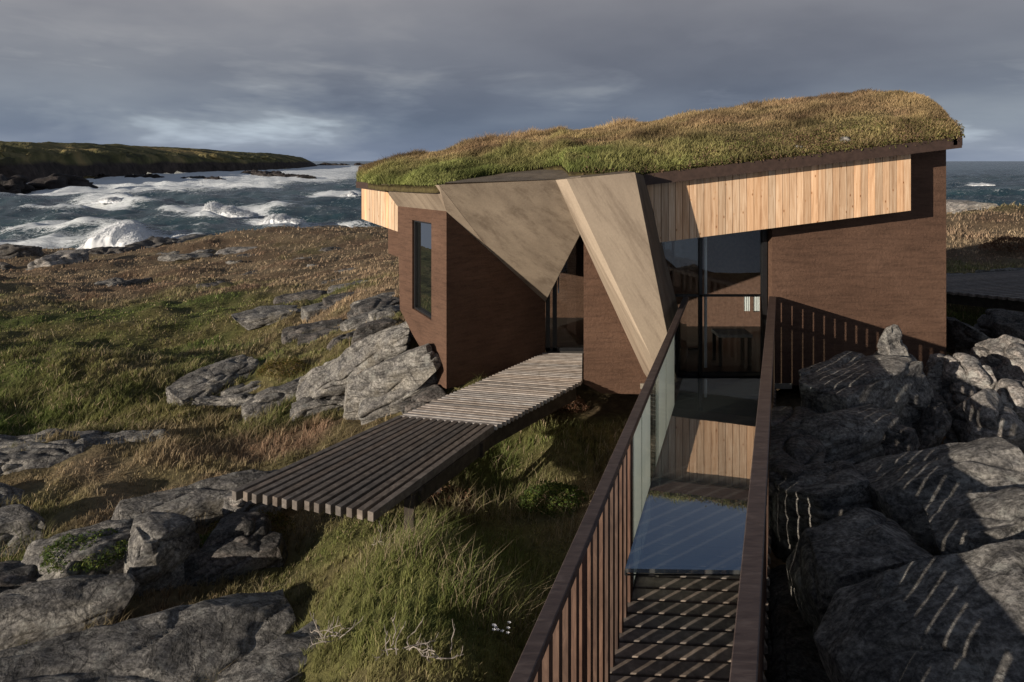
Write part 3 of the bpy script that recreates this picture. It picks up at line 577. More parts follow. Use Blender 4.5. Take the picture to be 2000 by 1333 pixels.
# ------------------------------------------------------------------ rocks
FOOT = []
def rock(a, b, wd, ht, label, mat=None, seed=0, nn=26, sq=.62, rough=1.0, tilt=0.0, peak=0.0, cuts=20, foot=True, group=None, sink=.35, name='rock', lay=.28):
    """long axis from a to b (points on its top), width wd, height ht; tilt rolls it about the axis"""
    a = Vector(a); b = Vector(b); c = (a + b) / 2; ax = b - a; Ln = ax.length; ex = ax.normalized(); ey = Vector((0, 0, 1)).cross(ex).normalized(); ez = ex.cross(ey)
    ey2 = ey * math.cos(tilt) + ez * math.sin(tilt); ez2 = ez * math.cos(tilt) - ey * math.sin(tilt)
    h = np.array((Ln / 2, wd / 2, ht / 2)); c = c - ez2 * ht / 2
    # cube sphere
    t = np.linspace(-1, 1, nn); uu, vv = np.meshgrid(t, t, indexing='ij'); one = np.ones_like(uu); vs = []; fs = []; base = 0
    for ax_, sg in ((0, 1), (0, -1), (1, 1), (1, -1), (2, 1), (2, -1)):
        p = [None] * 3; p[ax_] = one * sg; p[(ax_ + 1) % 3] = uu * sg; p[(ax_ + 2) % 3] = vv
        vs.append(np.stack(p, -1).reshape(-1, 3)); g = grid_faces(nn, nn); fs.append(g[:, ::-1] + base if True else g + base); base += nn * nn
    p = np.concatenate(vs); fs = np.concatenate(fs)
    key = np.round(p * 1e5).astype(np.int64); _, idx, inv = np.unique(key, axis=0, return_index=True, return_inverse=True); inv = inv.ravel(); p = p[idx]; fs = inv[fs]
    sph = p / np.linalg.norm(p, axis=1)[:, None]; s = p * sq + sph * (1 - sq) * 1.0
    rs_ = np.random.default_rng(int(seed * 13 + 5)); s = s * np.concatenate([np.repeat((1 - peak * (s[:, 2:] + 1) / 2), 2, 1), np.ones((len(s), 1))], 1); q = s * h
    for _k in range(cuts):
        nv_ = rs_.normal(0, 1, 3) * np.array((.8, 1, .8)) / h * h.min(); nv_ /= np.linalg.norm(nv_); sup = (q @ nv_).max(); dcut = sup * rs_.uniform(.70, .93)
        q = q - np.maximum(0, q @ nv_ - dcut)[:, None] * nv_ * .96
    so = Vector((seed * 3.7, seed * 1.3, -seed * 2.1)); outp = np.zeros_like(q); sc = 1.0 / max(.25, min(wd, ht, Ln))
    mn = min(wd, Ln, ht * 1.6)
    for i in range(len(q)):
        v = Vector(q[i]); n0 = noise.noise(v * sc * .8 + so) * .12 * mn * rough; n1 = noise.noise(v * sc * 2.2 + so) * .045 * mn * rough + (noise.hetero_terrain(v * sc * 3.2 + so, .8, 2.1, 4, .2) * .012 * mn)
        w = Vector((v.x * .5, v.y, v.z * 1.6)); n2 = -(1 - abs(noise.noise(w * sc * 2.0 + so * 1.3))) ** 14 * .12 * mn * rough
        n3 = noise.noise(v * sc * 7 + so) * .012 * mn
        lz = noise.noise(Vector((v.x * .25, v.y * .25, v.z * 5 * sc)) + so) * .10 * mn * lay * rough
        d_ = Vector(sph[i]); r = v + d_ * (n0 + n1 + n2 + n3); r.x += d_.x * lz; r.y += d_.y * lz; outp[i] = r
    M = np.array([tuple(ex), tuple(ey2), tuple(ez2)]); Wp = outp @ M + np.array(c)
    o = bpy.data.meshes.new(name)
    ob = npmesh(name, Wp - np.array(c), fs, mat or ROCK); ob.location = c
    if foot: FOOT.append((a.x, a.y, b.x, b.y, wd / 2 * .72, a.z, b.z))
    return tag(ob, label, 'rock', group)
ci = [0]
def RK(p0, p1, wd, ht, label, **k):   # p = (px, py, z)
    ci[0] += 1; k.setdefault('seed', ci[0]); return rock(PZ(*p0), PZ(*p1), wd, ht, label, **k)
def RY(p0, p1, wd, ht, label, **k):   # p = (px, py, Y)
    ci[0] += 1; k.setdefault('seed', ci[0]); return rock(P(*p0), P(*p1), wd, ht, label, **k)
def gp(px, py, dz=0):
    # walk along the line of sight to the ground
    for t in np.arange(2.0, 80, .05):
        q = P(px, py, t)
        if float(gz(q.x, q.y)) >= q.z: return Vector((q.x, q.y, float(gz(q.x, q.y)) + dz))
    return P(px, py, 20)
# foreground slabs, lower left
RK((-160, 1345, -3.2), (585, 1158, -3.2), .74, .7, 'long smooth grey slab stretching from the bottom left edge to below the boardwalk end', nn=70, sq=.8, tilt=-.12, rough=.3)
RK((330, 1400, -3.12), (735, 1150, -3.1), .62, .6, 'smooth grey slab beside the large grass mound at the bottom', nn=56, sq=.75, tilt=-.1, rough=.28)
RK((-170, 1200, -3.3), (285, 1112, -3.28), .42, .5, 'grey slab just behind the longest foreground slab, ending in a blunt nose', nn=50, sq=.72, rough=.35)
RK((-120, 1130, -3.45), (120, 1080, -3.4), .6, .5, 'low dark slab at the left edge behind the blunt nosed slab', nn=36, sq=.7, mat=ROCKD)
RK((10, 1090, -3.35), (345, 1000, -3.2), .7, .5, 'broad ridged rock with a hollow side, left of the boardwalk end', nn=56, sq=.65, rough=.45, cuts=10)
RK((250, 1020, -3.15), (395, 1010, -3.2), .7, .75, 'steep lumpy rock standing over a dark gully, left of the boardwalk end', nn=50, sq=.65, rough=.6, cuts=12)
RK((380, 1040, -3.35), (520, 1010, -3.3), .6, .5, 'dark rock lying under the end of the boardwalk beams', nn=40, mat=ROCKD)
RK((-180, 1030, -3.6), (110, 975, -3.5), .8, .45, 'low grey slab at the left edge behind the broad ridged rock', nn=44, sq=.7, rough=.5)
RK((330, 1085, -3.45), (560, 1045, -3.38), .45, .4, 'low dark slab in the gully between the boardwalk end and the longest slab', nn=40, sq=.7, rough=.5, mat=ROCKD)
RK((-200, 985, -3.75), (60, 940, -3.75), .7, .35, 'thin flat slab at the left edge, above the low grey one', nn=36, sq=.7, rough=.6)
RK((215, 990, -3.42), (600, 900, -3.32), .6, .45, 'long cracked rock running towards the boardwalk from the left', nn=60, rough=.45, sq=.72, cuts=10)
RK((430, 970, -3.3), (560, 925, -3.2), .45, .4, 'rounded pale rock touching the first boardwalk beam', nn=36, mat=ROCKR)
RK((-120, 912, -3.8), (175, 868, -3.72), .9, .4, 'flat rock at the left edge, the nearer of the two flat ones there', nn=44)
RK((-120, 868, -3.9), (215, 838, -3.82), .9, .35, 'flat rock at the left edge, the farther of the two flat ones there', nn=40)
RK((120, 862, -3.82), (330, 838, -3.8), .6, .3, 'thin flat rock behind the straw coloured tussock on the left', nn=36)
# rocks by the prow
RK((330, 760, -3.9), (505, 698, -3.72), .85, .42, 'tilted grey slab with a square end out on the meadow side of the outcrop', nn=50, sq=.82, rough=.6, tilt=.1)
RK((440, 765, -3.95), (600, 700, -3.75), .6, .55, 'narrow slab lying between the tilted slab and the mossy hump', nn=40, sq=.75)
RK((470, 785, -3.72), (655, 722, -3.42), .85, .5, 'squarish grey block at the front of the outcrop beside the reddish shrub', nn=54, sq=.8, rough=.65)
RK((560, 790, -3.6), (700, 760, -3.5), .5, .35, 'low rock at the foot of the outcrop in the grass', nn=36)
RK((380, 775, -4.0), (520, 770, -3.9), .5, .3, 'small low rock at the meadow end of the outcrop', nn=30)
RK((600, 722, -3.35), (822, 612, -2.25), .95, .6, 'large pale lichened slab leaning up against the cabin prow', nn=64, sq=.78, rough=.6, tilt=-.15)
RK((650, 720, -3.15), (730, 690, -2.9), .6, .6, 'blocky rock with a split end under the leaning slab', nn=44, sq=.75)
RK((650, 752, -3.15), (850, 662, -2.35), .6, .6, 'thick cracked slab below the lichened one, touching the prow wall', nn=60, sq=.78, rough=.7)
RK((690, 785, -3.2), (862, 712, -2.7), .5, .5, 'dark rock under the prow, above the lowest one', nn=44, mat=ROCK)
RK((770, 785, -3.05), (865, 745, -2.85), .5, .4, 'lowest rock at the foot of the prow corner', nn=40, mat=ROCKD)
RK((640, 670, -3.4), (720, 630, -3.3), .6, .5, 'dark rock between the leaning slab and the meadow', nn=36, mat=ROCKD)
st = [(460, 612, 600, 596, -4.55, 1.3), (560, 640, 660, 622, -4.2, .9), (600, 600, 680, 585, -4.3, .9), (640, 580, 730, 568, -4.1, 1.1), (680, 628, 735, 608, -3.6, .7), (700, 602, 775, 575, -3.6, .9), (715, 588, 780, 560, -3.7, .9), (590, 655, 680, 640, -4.0, .7), (730, 610, 785, 585, -3.3, .7), (545, 575, 640, 566, -4.7, 1.2), (650, 560, 775, 545, -4.4, 1.1), (690, 648, 760, 622, -3.2, .5)]
wn = ['long low ledge farthest out in the meadow', 'dark strip of rock nearer than the long ledge', 'low ledge in the middle of the strip', 'flat ledge behind the middle of the strip', 'dark rounded block just behind the leaning slab', 'slanting ledge near the prow', 'higher slanting ledge that reaches the prow', 'thin ledge next to the square ended slab', 'pale wedge tucked against the prow', 'faint flat ledge at the back of the strip', 'farthest ledge in line with the prow', 'small dark block above the leaning slab']
for i, (a0, b0, a1_, b1_, z, w) in enumerate(st):
    RK((a0 - 12, b0 + 3, z + .24), (a1_ + 12, b1_ - 3, z + .40), w, .5 + .1 * (i % 3), wn[i] + ', on the seaward side of the outcrop', nn=34, sq=.76, rough=.5, cuts=12, mat=(ROCK, ROCKD)[i % 2], group='ledges behind the outcrop')
# shore rocks
sh = [(-60, 486, 80, 484, -6.9, 4, 1.6, 'dark ledge at the left edge of the shore', ROCKD), (60, 503, 165, 499, -6.5, 4.2, 2.0, 'big pale rounded boulder lying alone near the surf', ROCKR), (-30, 522, 30, 520, -7.0, 2, .9, 'small dark rock left of the pale boulder', ROCKD),
 (190, 492, 260, 480, -7.0, 4, 1.4, 'low dark shore rock right of the pale boulder', ROCKD), (262, 480, 335, 466, -6.9, 4, 1.6, 'pointed dark rock in front of the big splash', ROCKD), (330, 474, 420, 462, -7.0, 4, 1.5, 'humped shore rock right of the big splash', ROCK), (430, 466, 540, 452, -7.0, 5, 2, 'long brown shore ridge in the middle of the bay', ROCK),
 (480, 468, 610, 462, -6.9, 3.5, 1.5, 'lower ledge in front of the long shore ridge', ROCKD), (560, 450, 700, 446, -7.1, 5, 1.3, 'dark shore rocks below the foaming crest', ROCKD), (610, 470, 700, 462, -6.6, 4, 1.5, 'broad pale shore slab left of the cabin corner', ROCKR), (680, 462, 780, 450, -6.6, 4, 1.8, 'pale shore rock just left of the pine boards', ROCKR), (300, 505, 420, 500, -6.75, 3, .7, 'flat bare patch of rock in the brown heath', ROCK), (420, 492, 560, 486, -6.6, 3, .8, 'flat grey ledge in the heath above the shore', ROCKR)]
for i, (a0, b0, a1_, b1_, z, w, hh, lb, mt_) in enumerate(sh): RK((a0, b0 - 5, z + .35), (a1_, b1_ - 5, z + .35), w, hh, lb, nn=30, mat=mt_, rough=1.0, sq=.6, group='rocks along the shore')
rg = random.Random(4)
for i in range(22):
    a_, b_ = rg.uniform(20, 720), rg.uniform(478, 560); ln_ = rg.uniform(25, 70)
    q_ = gp(a_, b_); q2 = q_ + Vector((ln_ / F * q_.y, rg.uniform(-.5, 1.2), rg.uniform(-.05, .15))); q_.z += .06; q2.z += .06
    ci[0] += 1; rock(q_, q2, rg.uniform(.7, 2.0), rg.uniform(.4, .7), 'low grey rock bedded in the brown heath between meadow and shore', nn=24, seed=ci[0], rough=1.0, mat=(ROCK, ROCKD)[i % 2], sink=.3, group='low rocks in the heath')
# rocks right of the walkway
RY((1560, 752, 6.4), (1752, 645, 7.15), .9, 1.2, 'shaded rock rising to a sharp sunlit peak in front of the brown wall', nn=64, rough=.5, sq=.7, peak=.15, cuts=14)
RY((1665, 632, 7.2), (1790, 598, 7.25), .72, .95, 'pointed sunlit stone on top of the shaded rock beside the wall', nn=46, rough=.7, sq=.6, peak=.8)
RY((1738, 690, 7.2), (1790, 800, 6.4), .6, .9, 'leaning shaded rock to the right of the peak', nn=50, sq=.65)
RY((1545, 815, 5.9), (1745, 795, 6.0), .6, .7, 'blocky shaded rock below the peak, second layer down', nn=56, sq=.75, rough=.5, cuts=12)
RY((1700, 838, 5.8), (1800, 830, 5.8), .4, .6, 'small dark rock wedged under the leaning rock', nn=36, mat=ROCKD)
RY((1520, 925, 4.95), (1690, 905, 5.05), .5, .7, 'dark squarish rock close to the railing, third layer down', nn=56, sq=.8, rough=.45, cuts=12)
RY((1660, 928, 4.86), (1990, 852, 4.72), .85, .8, 'large rounded slab, shaded on one half and sunlit on the other', nn=70, sq=.72, rough=.32, cuts=11)
RY((1535, 1070, 4.12), (1785, 1010, 4.1), .68, .8, 'big square shaded block with a grassy cleft beside the railing', nn=70, sq=.82, rough=.32, cuts=11)
RY((1805, 1022, 4.1), (2080, 965, 3.85), .6, .7, 'striped half sunlit block between the two largest slabs', nn=60, sq=.8, rough=.32, cuts=11)
RY((1620, 1295, 3.12), (2160, 1105, 3.12), 1.0, .8, 'huge dark slab under thin light lines, bottom right corner', nn=90, sq=.8, rough=.32, cuts=11, tilt=.1)
RY((1760, 1500, 2.4), (2150, 1400, 2.6), .8, .8, 'shaded slab filling the very bottom right corner', nn=50, sq=.8, rough=.5)
ci[0] += 1; rock((1.12, 2.2, -2.83), (2.08, 5.0, -2.83), .62, .6, 'long low dark rock squeezed in along the foot of the right railing', nn=60, sq=.75, rough=.6, mat=ROCKD, seed=91)
RY((1530, 900, 5.0), (1540, 780, 6.6), .6, .5, 'low dark rock beside the railing under the wall shadow', nn=50, sq=.7, rough=.8, mat=ROCKD)
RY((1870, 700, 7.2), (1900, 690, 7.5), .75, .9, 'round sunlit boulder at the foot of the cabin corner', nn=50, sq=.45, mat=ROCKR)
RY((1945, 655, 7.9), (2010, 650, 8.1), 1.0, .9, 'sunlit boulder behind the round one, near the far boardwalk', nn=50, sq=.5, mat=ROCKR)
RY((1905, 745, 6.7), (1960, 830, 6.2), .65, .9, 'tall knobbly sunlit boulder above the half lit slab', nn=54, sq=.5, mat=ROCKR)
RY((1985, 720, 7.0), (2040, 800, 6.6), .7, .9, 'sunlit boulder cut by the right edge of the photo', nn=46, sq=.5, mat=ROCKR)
RY((1810, 690, 7.6), (1850, 700, 7.5), .6, .6, 'small boulder half in shadow against the wall bottom', nn=40, sq=.5)
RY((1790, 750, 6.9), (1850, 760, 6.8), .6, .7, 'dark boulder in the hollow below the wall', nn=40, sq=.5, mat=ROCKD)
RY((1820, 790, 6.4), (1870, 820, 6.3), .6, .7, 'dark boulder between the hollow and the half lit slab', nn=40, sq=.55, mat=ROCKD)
RY((1960, 880, 5.6), (2060, 900, 5.5), .8, .8, 'shaded rock at the right edge beside the half lit slab', nn=46, sq=.6)
RY((1850, 530, 16.5), (1905, 528, 16.5), 1.4, 1.0, 'shaded rock behind the far boardwalk, next to the cabin', nn=34, mat=ROCK)
RY((1925, 522, 17), (2040, 512, 17), 1.8, 1.2, 'shaded rounded rock behind the far boardwalk at the right edge', nn=38, mat=ROCK)
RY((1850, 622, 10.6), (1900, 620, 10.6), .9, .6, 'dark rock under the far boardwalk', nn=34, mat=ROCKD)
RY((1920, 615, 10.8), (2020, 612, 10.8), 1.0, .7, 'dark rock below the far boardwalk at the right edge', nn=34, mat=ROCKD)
RY((1840, 391, 33), (1930, 394, 33), 3, 1.7, 'big pale sunlit boulder on the crest in front of the sea', nn=44, mat=ROCKR, rough=.7, sq=.7)
RY((1938, 410, 34), (1955, 409, 34), 1.2, .8, 'small boulder between the two on the crest', nn=30, mat=ROCKR)
RY((1968, 400, 34), (2040, 396, 34), 2.2, 1.4, 'sunlit boulder on the crest at the right edge', nn=40, mat=ROCKR, sq=.65)
#SECTION GRASS
# ================================================================== grass
def blades(x, y, z, hgt, wid, cols, lean, name, label, mat=BLADE, up=None):
    lean = lean * 1.35
    n = len(x); ang = RNG.random(n) * 2 * np.pi; wx = np.cos(ang) * wid / 2; wy = np.sin(ang) * wid / 2
    la = RNG.random(n) * 2 * np.pi; lx = np.cos(la) * hgt * lean * RNG.random(n) + hgt * .22; ly = np.sin(la) * hgt * lean * RNG.random(n) + hgt * .08
    B = np.zeros((n, 5, 3)); B[:, 0] = np.stack([x - wx, y - wy, z - .015], -1); B[:, 1] = np.stack([x + wx, y + wy, z - .015], -1)
    B[:, 2] = np.stack([x + wx * .8 + lx * .35, y + wy * .8 + ly * .35, z + hgt * .58], -1); B[:, 3] = np.stack([x - wx * .8 + lx * .35, y - wy * .8 + ly * .35, z + hgt * .58], -1)
    B[:, 4] = np.stack([x + lx, y + ly, z + hgt], -1)
    i = np.arange(n)[:, None] * 5; T = np.concatenate([i + [0, 1, 2], i + [0, 2, 3], i + [3, 2, 4]], 0)
    c = np.repeat(cols[:, None, :], 5, 1); c[:, 4] *= 1.15
    ob = npmesh(name, B.reshape(-1, 3), T, mat, None, False, c.reshape(-1, 3), 3)
    return tag(ob, label, 'grass', None, 'stuff')
def infoot(x, y, pad=0.0):
    m = np.zeros(len(x), bool); zg = gz(x, y)
    for ax, ay, bx, by, w, za, zb in FOOT:
        dx, dy = bx - ax, by - ay; L2 = dx * dx + dy * dy + 1e-9; t = np.clip(((x - ax) * dx + (y - ay) * dy) / L2, .1, .9)
        m |= (np.hypot(x - ax - t * dx, y - ay - t * dy) < w + pad) & (zg < za + (zb - za) * t - .03)
    return m
def inpoly(x, y, poly):
    r = np.zeros(len(x), bool); j = len(poly) - 1
    for i in range(len(poly)):
        xi, yi = poly[i]; xj, yj = poly[j]; r ^= ((yi > y) != (yj > y)) & (x < (xj - xi) * (y - yi) / (yj - yi + 1e-12) + xi); j = i
    return r
HOUSE = [(-.7, 8.8), (.48, 9.8), (.9, 8.6), (5.5, 8.6), (6.7, 12.5), (-1.3, 12.4), (-1.65, 9.85)]
def scatter(n, y0, y1, s0, s1):
    # uniform over the view: density falls with distance
    ly = RNG.random(n); inv = 1 / y0 + (1 / y1 - 1 / y0) * ly; y = 1 / inv; x = (s0 + (s1 - s0) * RNG.random(n)) * y
    return x, y
def field(n, y0, y1, s0, s1, hs, name, label, clump=1.0):
    x, y = scatter(n, y0, y1, s0, s1)
    # pull into tufts
    cs = .10 + y * .006; cxx = (np.floor(x / cs) + .5 + (vn(np.floor(x / cs) * 7.7, np.floor(y / cs) * 3.3) - .5)) * cs; cyy = (np.floor(y / cs) + .5 + (vn(np.floor(y / cs) * 5.1 + 9, np.floor(x / cs) * 2.7) - .5)) * cs
    t = np.clip(RNG.random(len(x)) * 1.1, 0, .8) * clump; x = x + (cxx - x) * t * .6; y = y + (cyy - y) * t * .6
    m = ~infoot(x, y, .02) & ~inpoly(x, y, HOUSE); x = x[m]; y = y[m]
    bare = fbm(x + 70, y - 20, 3, .9); k = RNG.random(len(x)) < np.clip(1.0 + bare * 1.4, .4, 1)
    shad = ((x > 1.7) & (x < 7.5) & (y < 8.6) & (y > .5)); k &= ~(shad & (RNG.random(len(x)) > .06)); x = x[k]; y = y[k]
    z = gz(x, y); g = greenness(x, y); r = RNG.random(len(x))
    hh = hs * .52 * (.4 + .8 * RNG.random(len(x))) * np.where(y > 30, .6, 1) * (1 + fbm(x, y, 3, 1.1) * 1.1) * (1 + y * .012)
    hh *= np.where((x < -4) & (y > 15) & (g > .5), .45, 1.0)
    wd = np.maximum(.0032, .0009 * y) * (.7 + .8 * RNG.random(len(x)))
    c = gtint(x, y, r) * (.65 + .75 * RNG.random(len(x)))[:, None]; dry = RNG.random(len(x)) < .10; c[dry] = STRAW * (.8 + .5 * RNG.random(dry.sum()))[:, None]; c *= np.clip(1 + fbm(x + 3, y - 8, 3, 2.3) * .9, .45, 1.6)[:, None]; tus = np.clip(fbm(x - 14, y + 33, 3, 1.3) * 3 + .1, 0, 1); hh *= .75 + .75 * tus
    mk = np.exp(-((x + .5) / 1.3) ** 2 - ((y - 4.6) / 1.5) ** 2)[:, None] * .6; c = c * (1 - mk) + np.array([.34, .33, .12]) * (.45 + .7 * RNG.random(len(x)))[:, None] * mk  # sunlit look of the mound mixed into the blade colour as lighter yellow-green
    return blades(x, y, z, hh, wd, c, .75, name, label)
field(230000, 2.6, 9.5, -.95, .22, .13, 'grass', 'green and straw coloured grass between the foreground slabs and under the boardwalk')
field(170000, 9.5, 34, -.95, .1, .16, 'grass', 'rough brown and green grass over the middle of the meadow')
field(26000, 34, 66, -.95, 0, .22, 'grass', 'brown heath above the shore rocks')
field(60000, 9.0, 36, .55, .95, .18, 'grass', 'dry golden grass on the knoll behind the cabin on the right')
x, y = scatter(60000, 2.8, 22, -.95, .2); cn = fbm(x + 61, y - 44, 3, 1.9); m_ = (cn > .12) & ~infoot(x, y, .03) & ~inpoly(x, y, HOUSE); x = x[m_]; y = y[m_]; cn = cn[m_]
hh = (.10 + .13 * RNG.random(len(x))) * np.clip(cn * 3.2, .4, 1.25); c = gtint(x, y) * (.5 + RNG.random(len(x)))[:, None]; dd = RNG.random(len(x)) < .4; c[dd] = np.array([.40, .32, .20]) * (.6 + .7 * RNG.random(dd.sum()))[:, None]
blades(x, y, gz(x, y), hh, np.maximum(.003, .0007 * y), c, 1.1, 'grass', 'longer bleached grass standing in loose tussocks across the slope below the cabin')
# grass on the roof
n = 150000; ui = RNG.random(n) * (NU - 1.001); vj = np.abs(RNG.random(n)) ** 1.15 * 1.12; vj = vj / 1.45 * (NV - 1.001)
i0 = ui.astype(int); j0 = vj.astype(int); fu = (ui - i0)[:, None]; fv = (vj - j0)[:, None]
p = (G[i0, j0] * (1 - fu) + G[i0 + 1, j0] * fu) * (1 - fv) + (G[i0, j0 + 1] * (1 - fu) + G[i0 + 1, j0 + 1] * fu) * fv
vfr = vj / (NV - 1) * 1.45
g = np.clip(.98 - vfr * 1.4 + fbm(p[:, 0], p[:, 1], 4, 1.1) * .9 - np.clip((p[:, 0] - 2.5) / 4, 0, .45), 0, 1)[:, None]; w = np.clip(fbm(p[:, 0] + 5, p[:, 1], 3, 2.0) + .5, 0, 1)[:, None]
LG = np.array([.27, .27, .095]); GD = np.array([.34, .25, .125]); BR = np.array([.25, .165, .095])
c = (GD * (1 - w) + BR * w) * (1 - g) + (LG * (1 - w * .7) + GREEN * w * .7) * g; c *= (.6 + .8 * RNG.random(n))[:, None]
hh = (.026 + .05 * RNG.random(n)) * (1 + fbm(p[:, 0], p[:, 1], 3, 2.6) * 1.0) * np.where(p[:, 0] > 2.2, .8, 1.15)
pt_ = fbm(p[:, 0] + 20, p[:, 1] - 7, 4, 1.6); hh *= np.clip(1.05 + pt_ * 1.7, .25, 2.1); c *= np.clip(1.05 + fbm(p[:, 0] - 9, p[:, 1] + 3, 3, 2.2) * 1.1, .45, 1.5)[:, None]
blades(p[:, 0], p[:, 1], p[:, 2], hh, .006 + .006 * RNG.random(n), c, .8, 'roof_grass', 'green to golden grass growing all over the cabin roof')
# small leaved ground cover and hanging roots along the eave
n = 9000; ui = RNG.random(n) ** .8 * .45 + .55; ui = ui * (NU - 1.001); vj = RNG.random(n) ** 1.7 * .22 / 1.45 * (NV - 1.001)
i0 = ui.astype(int); j0 = vj.astype(int); p = G[i0, j0] + RNG.normal(0, .02, (n, 3)); p[:, 2] += np.abs(RNG.normal(0, .025, n)) + .01
def leaves(p, size, cols, name, label, cat='plant'):
    n = len(p); a = RNG.normal(0, 1, (n, 3)); a /= np.linalg.norm(a, axis=1)[:, None]; b = np.cross(a, RNG.normal(0, 1, (n, 3))); b /= np.linalg.norm(b, axis=1)[:, None]
    s = (size * (.6 + .8 * RNG.random(n)))[:, None]; B = np.stack([p - a * s, p + b * s * .5, p + a * s, p - b * s * .5], 1)
    ob = npmesh(name, B.reshape(-1, 3), np.arange(n * 4).reshape(-1, 4), BLADE, None, False, np.repeat(cols, 4, 0), 4); return tag(ob, label, cat, None, 'stuff')
cl = np.array([.13, .12, .04]) * (.5 + RNG.random(n))[:, None]; cl[RNG.random(n) < .4] = np.array([.17, .11, .065])
leaves(p, .014, cl, 'creeping_plants', 'low leafy stonecrop creeping along the higher eave of the roof')
# stones on the roof edge
for (a0, b0, s_, lb) in ((1655, 268, .16, 'blue grey stone bedded in the turf at the eave, middle of three'), (1757, 262, .2, 'grey stone in the turf edge nearest the roof corner'), (1560, 283, .12, 'small grey stone in the turf edge left of the blue grey one')):
    rock(P(a0 - 12, b0, 8.32), P(a0 + 12, b0, 8.34), s_ * 1.0, s_ * .8, lb, mat=ROCK, seed=a0, nn=18, foot=False, group='stones in the turf edge')
# ------------------------------------------------------------------ shrubs, dry twigs, flowers
def cushion(c, r, hgt, n, cols, label, name='shrub', size=.014):
    q = RNG.normal(0, 1, (n, 3)); q /= np.linalg.norm(q, axis=1)[:, None]; q[:, 2] = np.abs(q[:, 2]); rad = .75 + .3 * RNG.random(n) ** .5
    q *= rad[:, None] * (1 + fbm(q[:, 0] * 2 + c[0] * 3, q[:, 1] * 2 + c[1], 3, 1.4) * .45)[:, None]
    p = q * np.array([r, r * .7, hgt]) ; k = RNG.integers(0, len(cols), n); cc = np.array(cols)[k] * (.6 + .8 * RNG.random(n))[:, None]
    e = empty(name, c, label, name); m = MB()
    for t in range(9):
        an = t * .7; m.tube([(0, 0, -.05), (math.cos(an) * r * .35, math.sin(an) * r * .25, hgt * .5), (math.cos(an) * r * .7, math.sin(an) * r * .5, hgt * .75)], [.008, .005, .002], 5)
    ms_ = m.build('stems', DECKD); ms_.parent = e; setcol(ms_, [(.7, .6, .5)])
    n = len(p); a = RNG.normal(0, 1, (n, 3)); a /= np.linalg.norm(a, axis=1)[:, None]; b = np.cross(a, RNG.normal(0, 1, (n, 3))); b /= np.linalg.norm(b, axis=1)[:, None]
    s = (size * (.6 + .8 * RNG.random(n)))[:, None]; B = np.stack([p - a * s, p + b * s * .35, p + a * s, p - b * s * .35], 1)
    ob = npmesh('foliage', B.reshape(-1, 3), np.arange(n * 4).reshape(-1, 4), BLADE, None, False, np.repeat(cc, 4, 0), 4); ob.parent = e; return e
MOSS = [(.15, .125, .03), (.10, .10, .025), (.20, .13, .05)]; GRN = [(.08, .12, .03), (.12, .14, .03), (.05, .08, .02)]; RST = [(.20, .10, .06), (.13, .07, .045), (.25, .16, .09)]
cushion(PZ(555, 727, -3.72), .50, .20, 5000, MOSS, 'mossy olive hump growing on top of the outcrop')
cushion(PZ(735, 765, -3.25), .28, .30, 2600, RST, 'reddish dry shrub in front of the rocks by the prow')
cushion(PZ(170, 1085, -3.4), .34, .14, 3200, GRN, 'yellow green cushion plant in the hollow between two slabs on the left', 'cushion_plant')
cushion(gp(420, 1095), .30, .18, 3000, GRN, 'bright green cushion plant above the long foreground slab', 'cushion_plant')
cushion(gp(500, 1050), .4, .22, 3000, MOSS, 'brown and green shrub just below the boardwalk beams')
cushion(gp(1085, 990), .33, .22, 3600, GRN, 'bright green tussock below the walkway railing', 'cushion_plant')
cushion(gp(1110, 800), .25, .16, 1800, RST, 'dry brown plant in the dark gap under the entrance wall')
cushion(gp(870, 985), .3, .12, 1600, RST, 'dry rust coloured plants in the hollow behind the boardwalk post')
cushion(P(1975, 488, 23), .9, .45, 3000, RST, 'rounded dry shrub on the golden knoll at the right', size=.035)
def twig(c, label, n=7, ln=.35, seed=1):
    rd = random.Random(seed); m = MB()
    for k in range(n):
        p = Vector((rd.uniform(-.06, .06), rd.uniform(-.04, .04), 0)); dr = Vector((rd.uniform(-1, 1), rd.uniform(-.6, .6), rd.uniform(.05, .5))).normalized(); pts = [p.copy()]; rs = [.003]
        for s_ in range(6):
            dr = (dr + Vector((rd.uniform(-.6, .6), rd.uniform(-.5, .5), rd.uniform(-.45, .3)))).normalized(); p = p + dr * ln / 6 * rd.uniform(.7, 1.4); pts.append(p.copy()); rs.append(.003 * (1 - (s_ + 1) / 7) + .0012)
            if s_ in (2, 4):
                d2 = (dr + Vector((rd.uniform(-1, 1), rd.uniform(-1, 1), .4))).normalized(); m.tube([p, p + d2 * ln * .16, p + d2 * ln * .28 + Vector((0, 0, .02))], [.003, .002, .001], 5)
        m.tube(pts, rs, 5)
    ob = m.build('dead_twigs', m_plain('bleached_wood' + str(seed), (.30, .26, .22), .8)); ob.location = c; return tag(ob, label, 'twigs')
twig(gp(650, 1290, .08), 'bleached dead heather branches at the lower left of the grass mound', 9, .16, 3); twig(gp(780, 1300, .08), 'curved bleached dead branches low in the middle of the grass mound', 8, .16, 5)
twig(gp(860, 1310, .08), 'bleached dead branches on the grass mound nearest the railing', 7, .14, 8); twig(gp(740, 1075, .06), 'pale dead twigs in the shade just below the boardwalk', 7, .14, 11)
fl = empty('flowers', gp(980, 1285, .1), 'cluster of small white flowers in the grass beside the railing', 'flowers')
PET = m_plain('white_petals', (.8, .78, .8), .6)
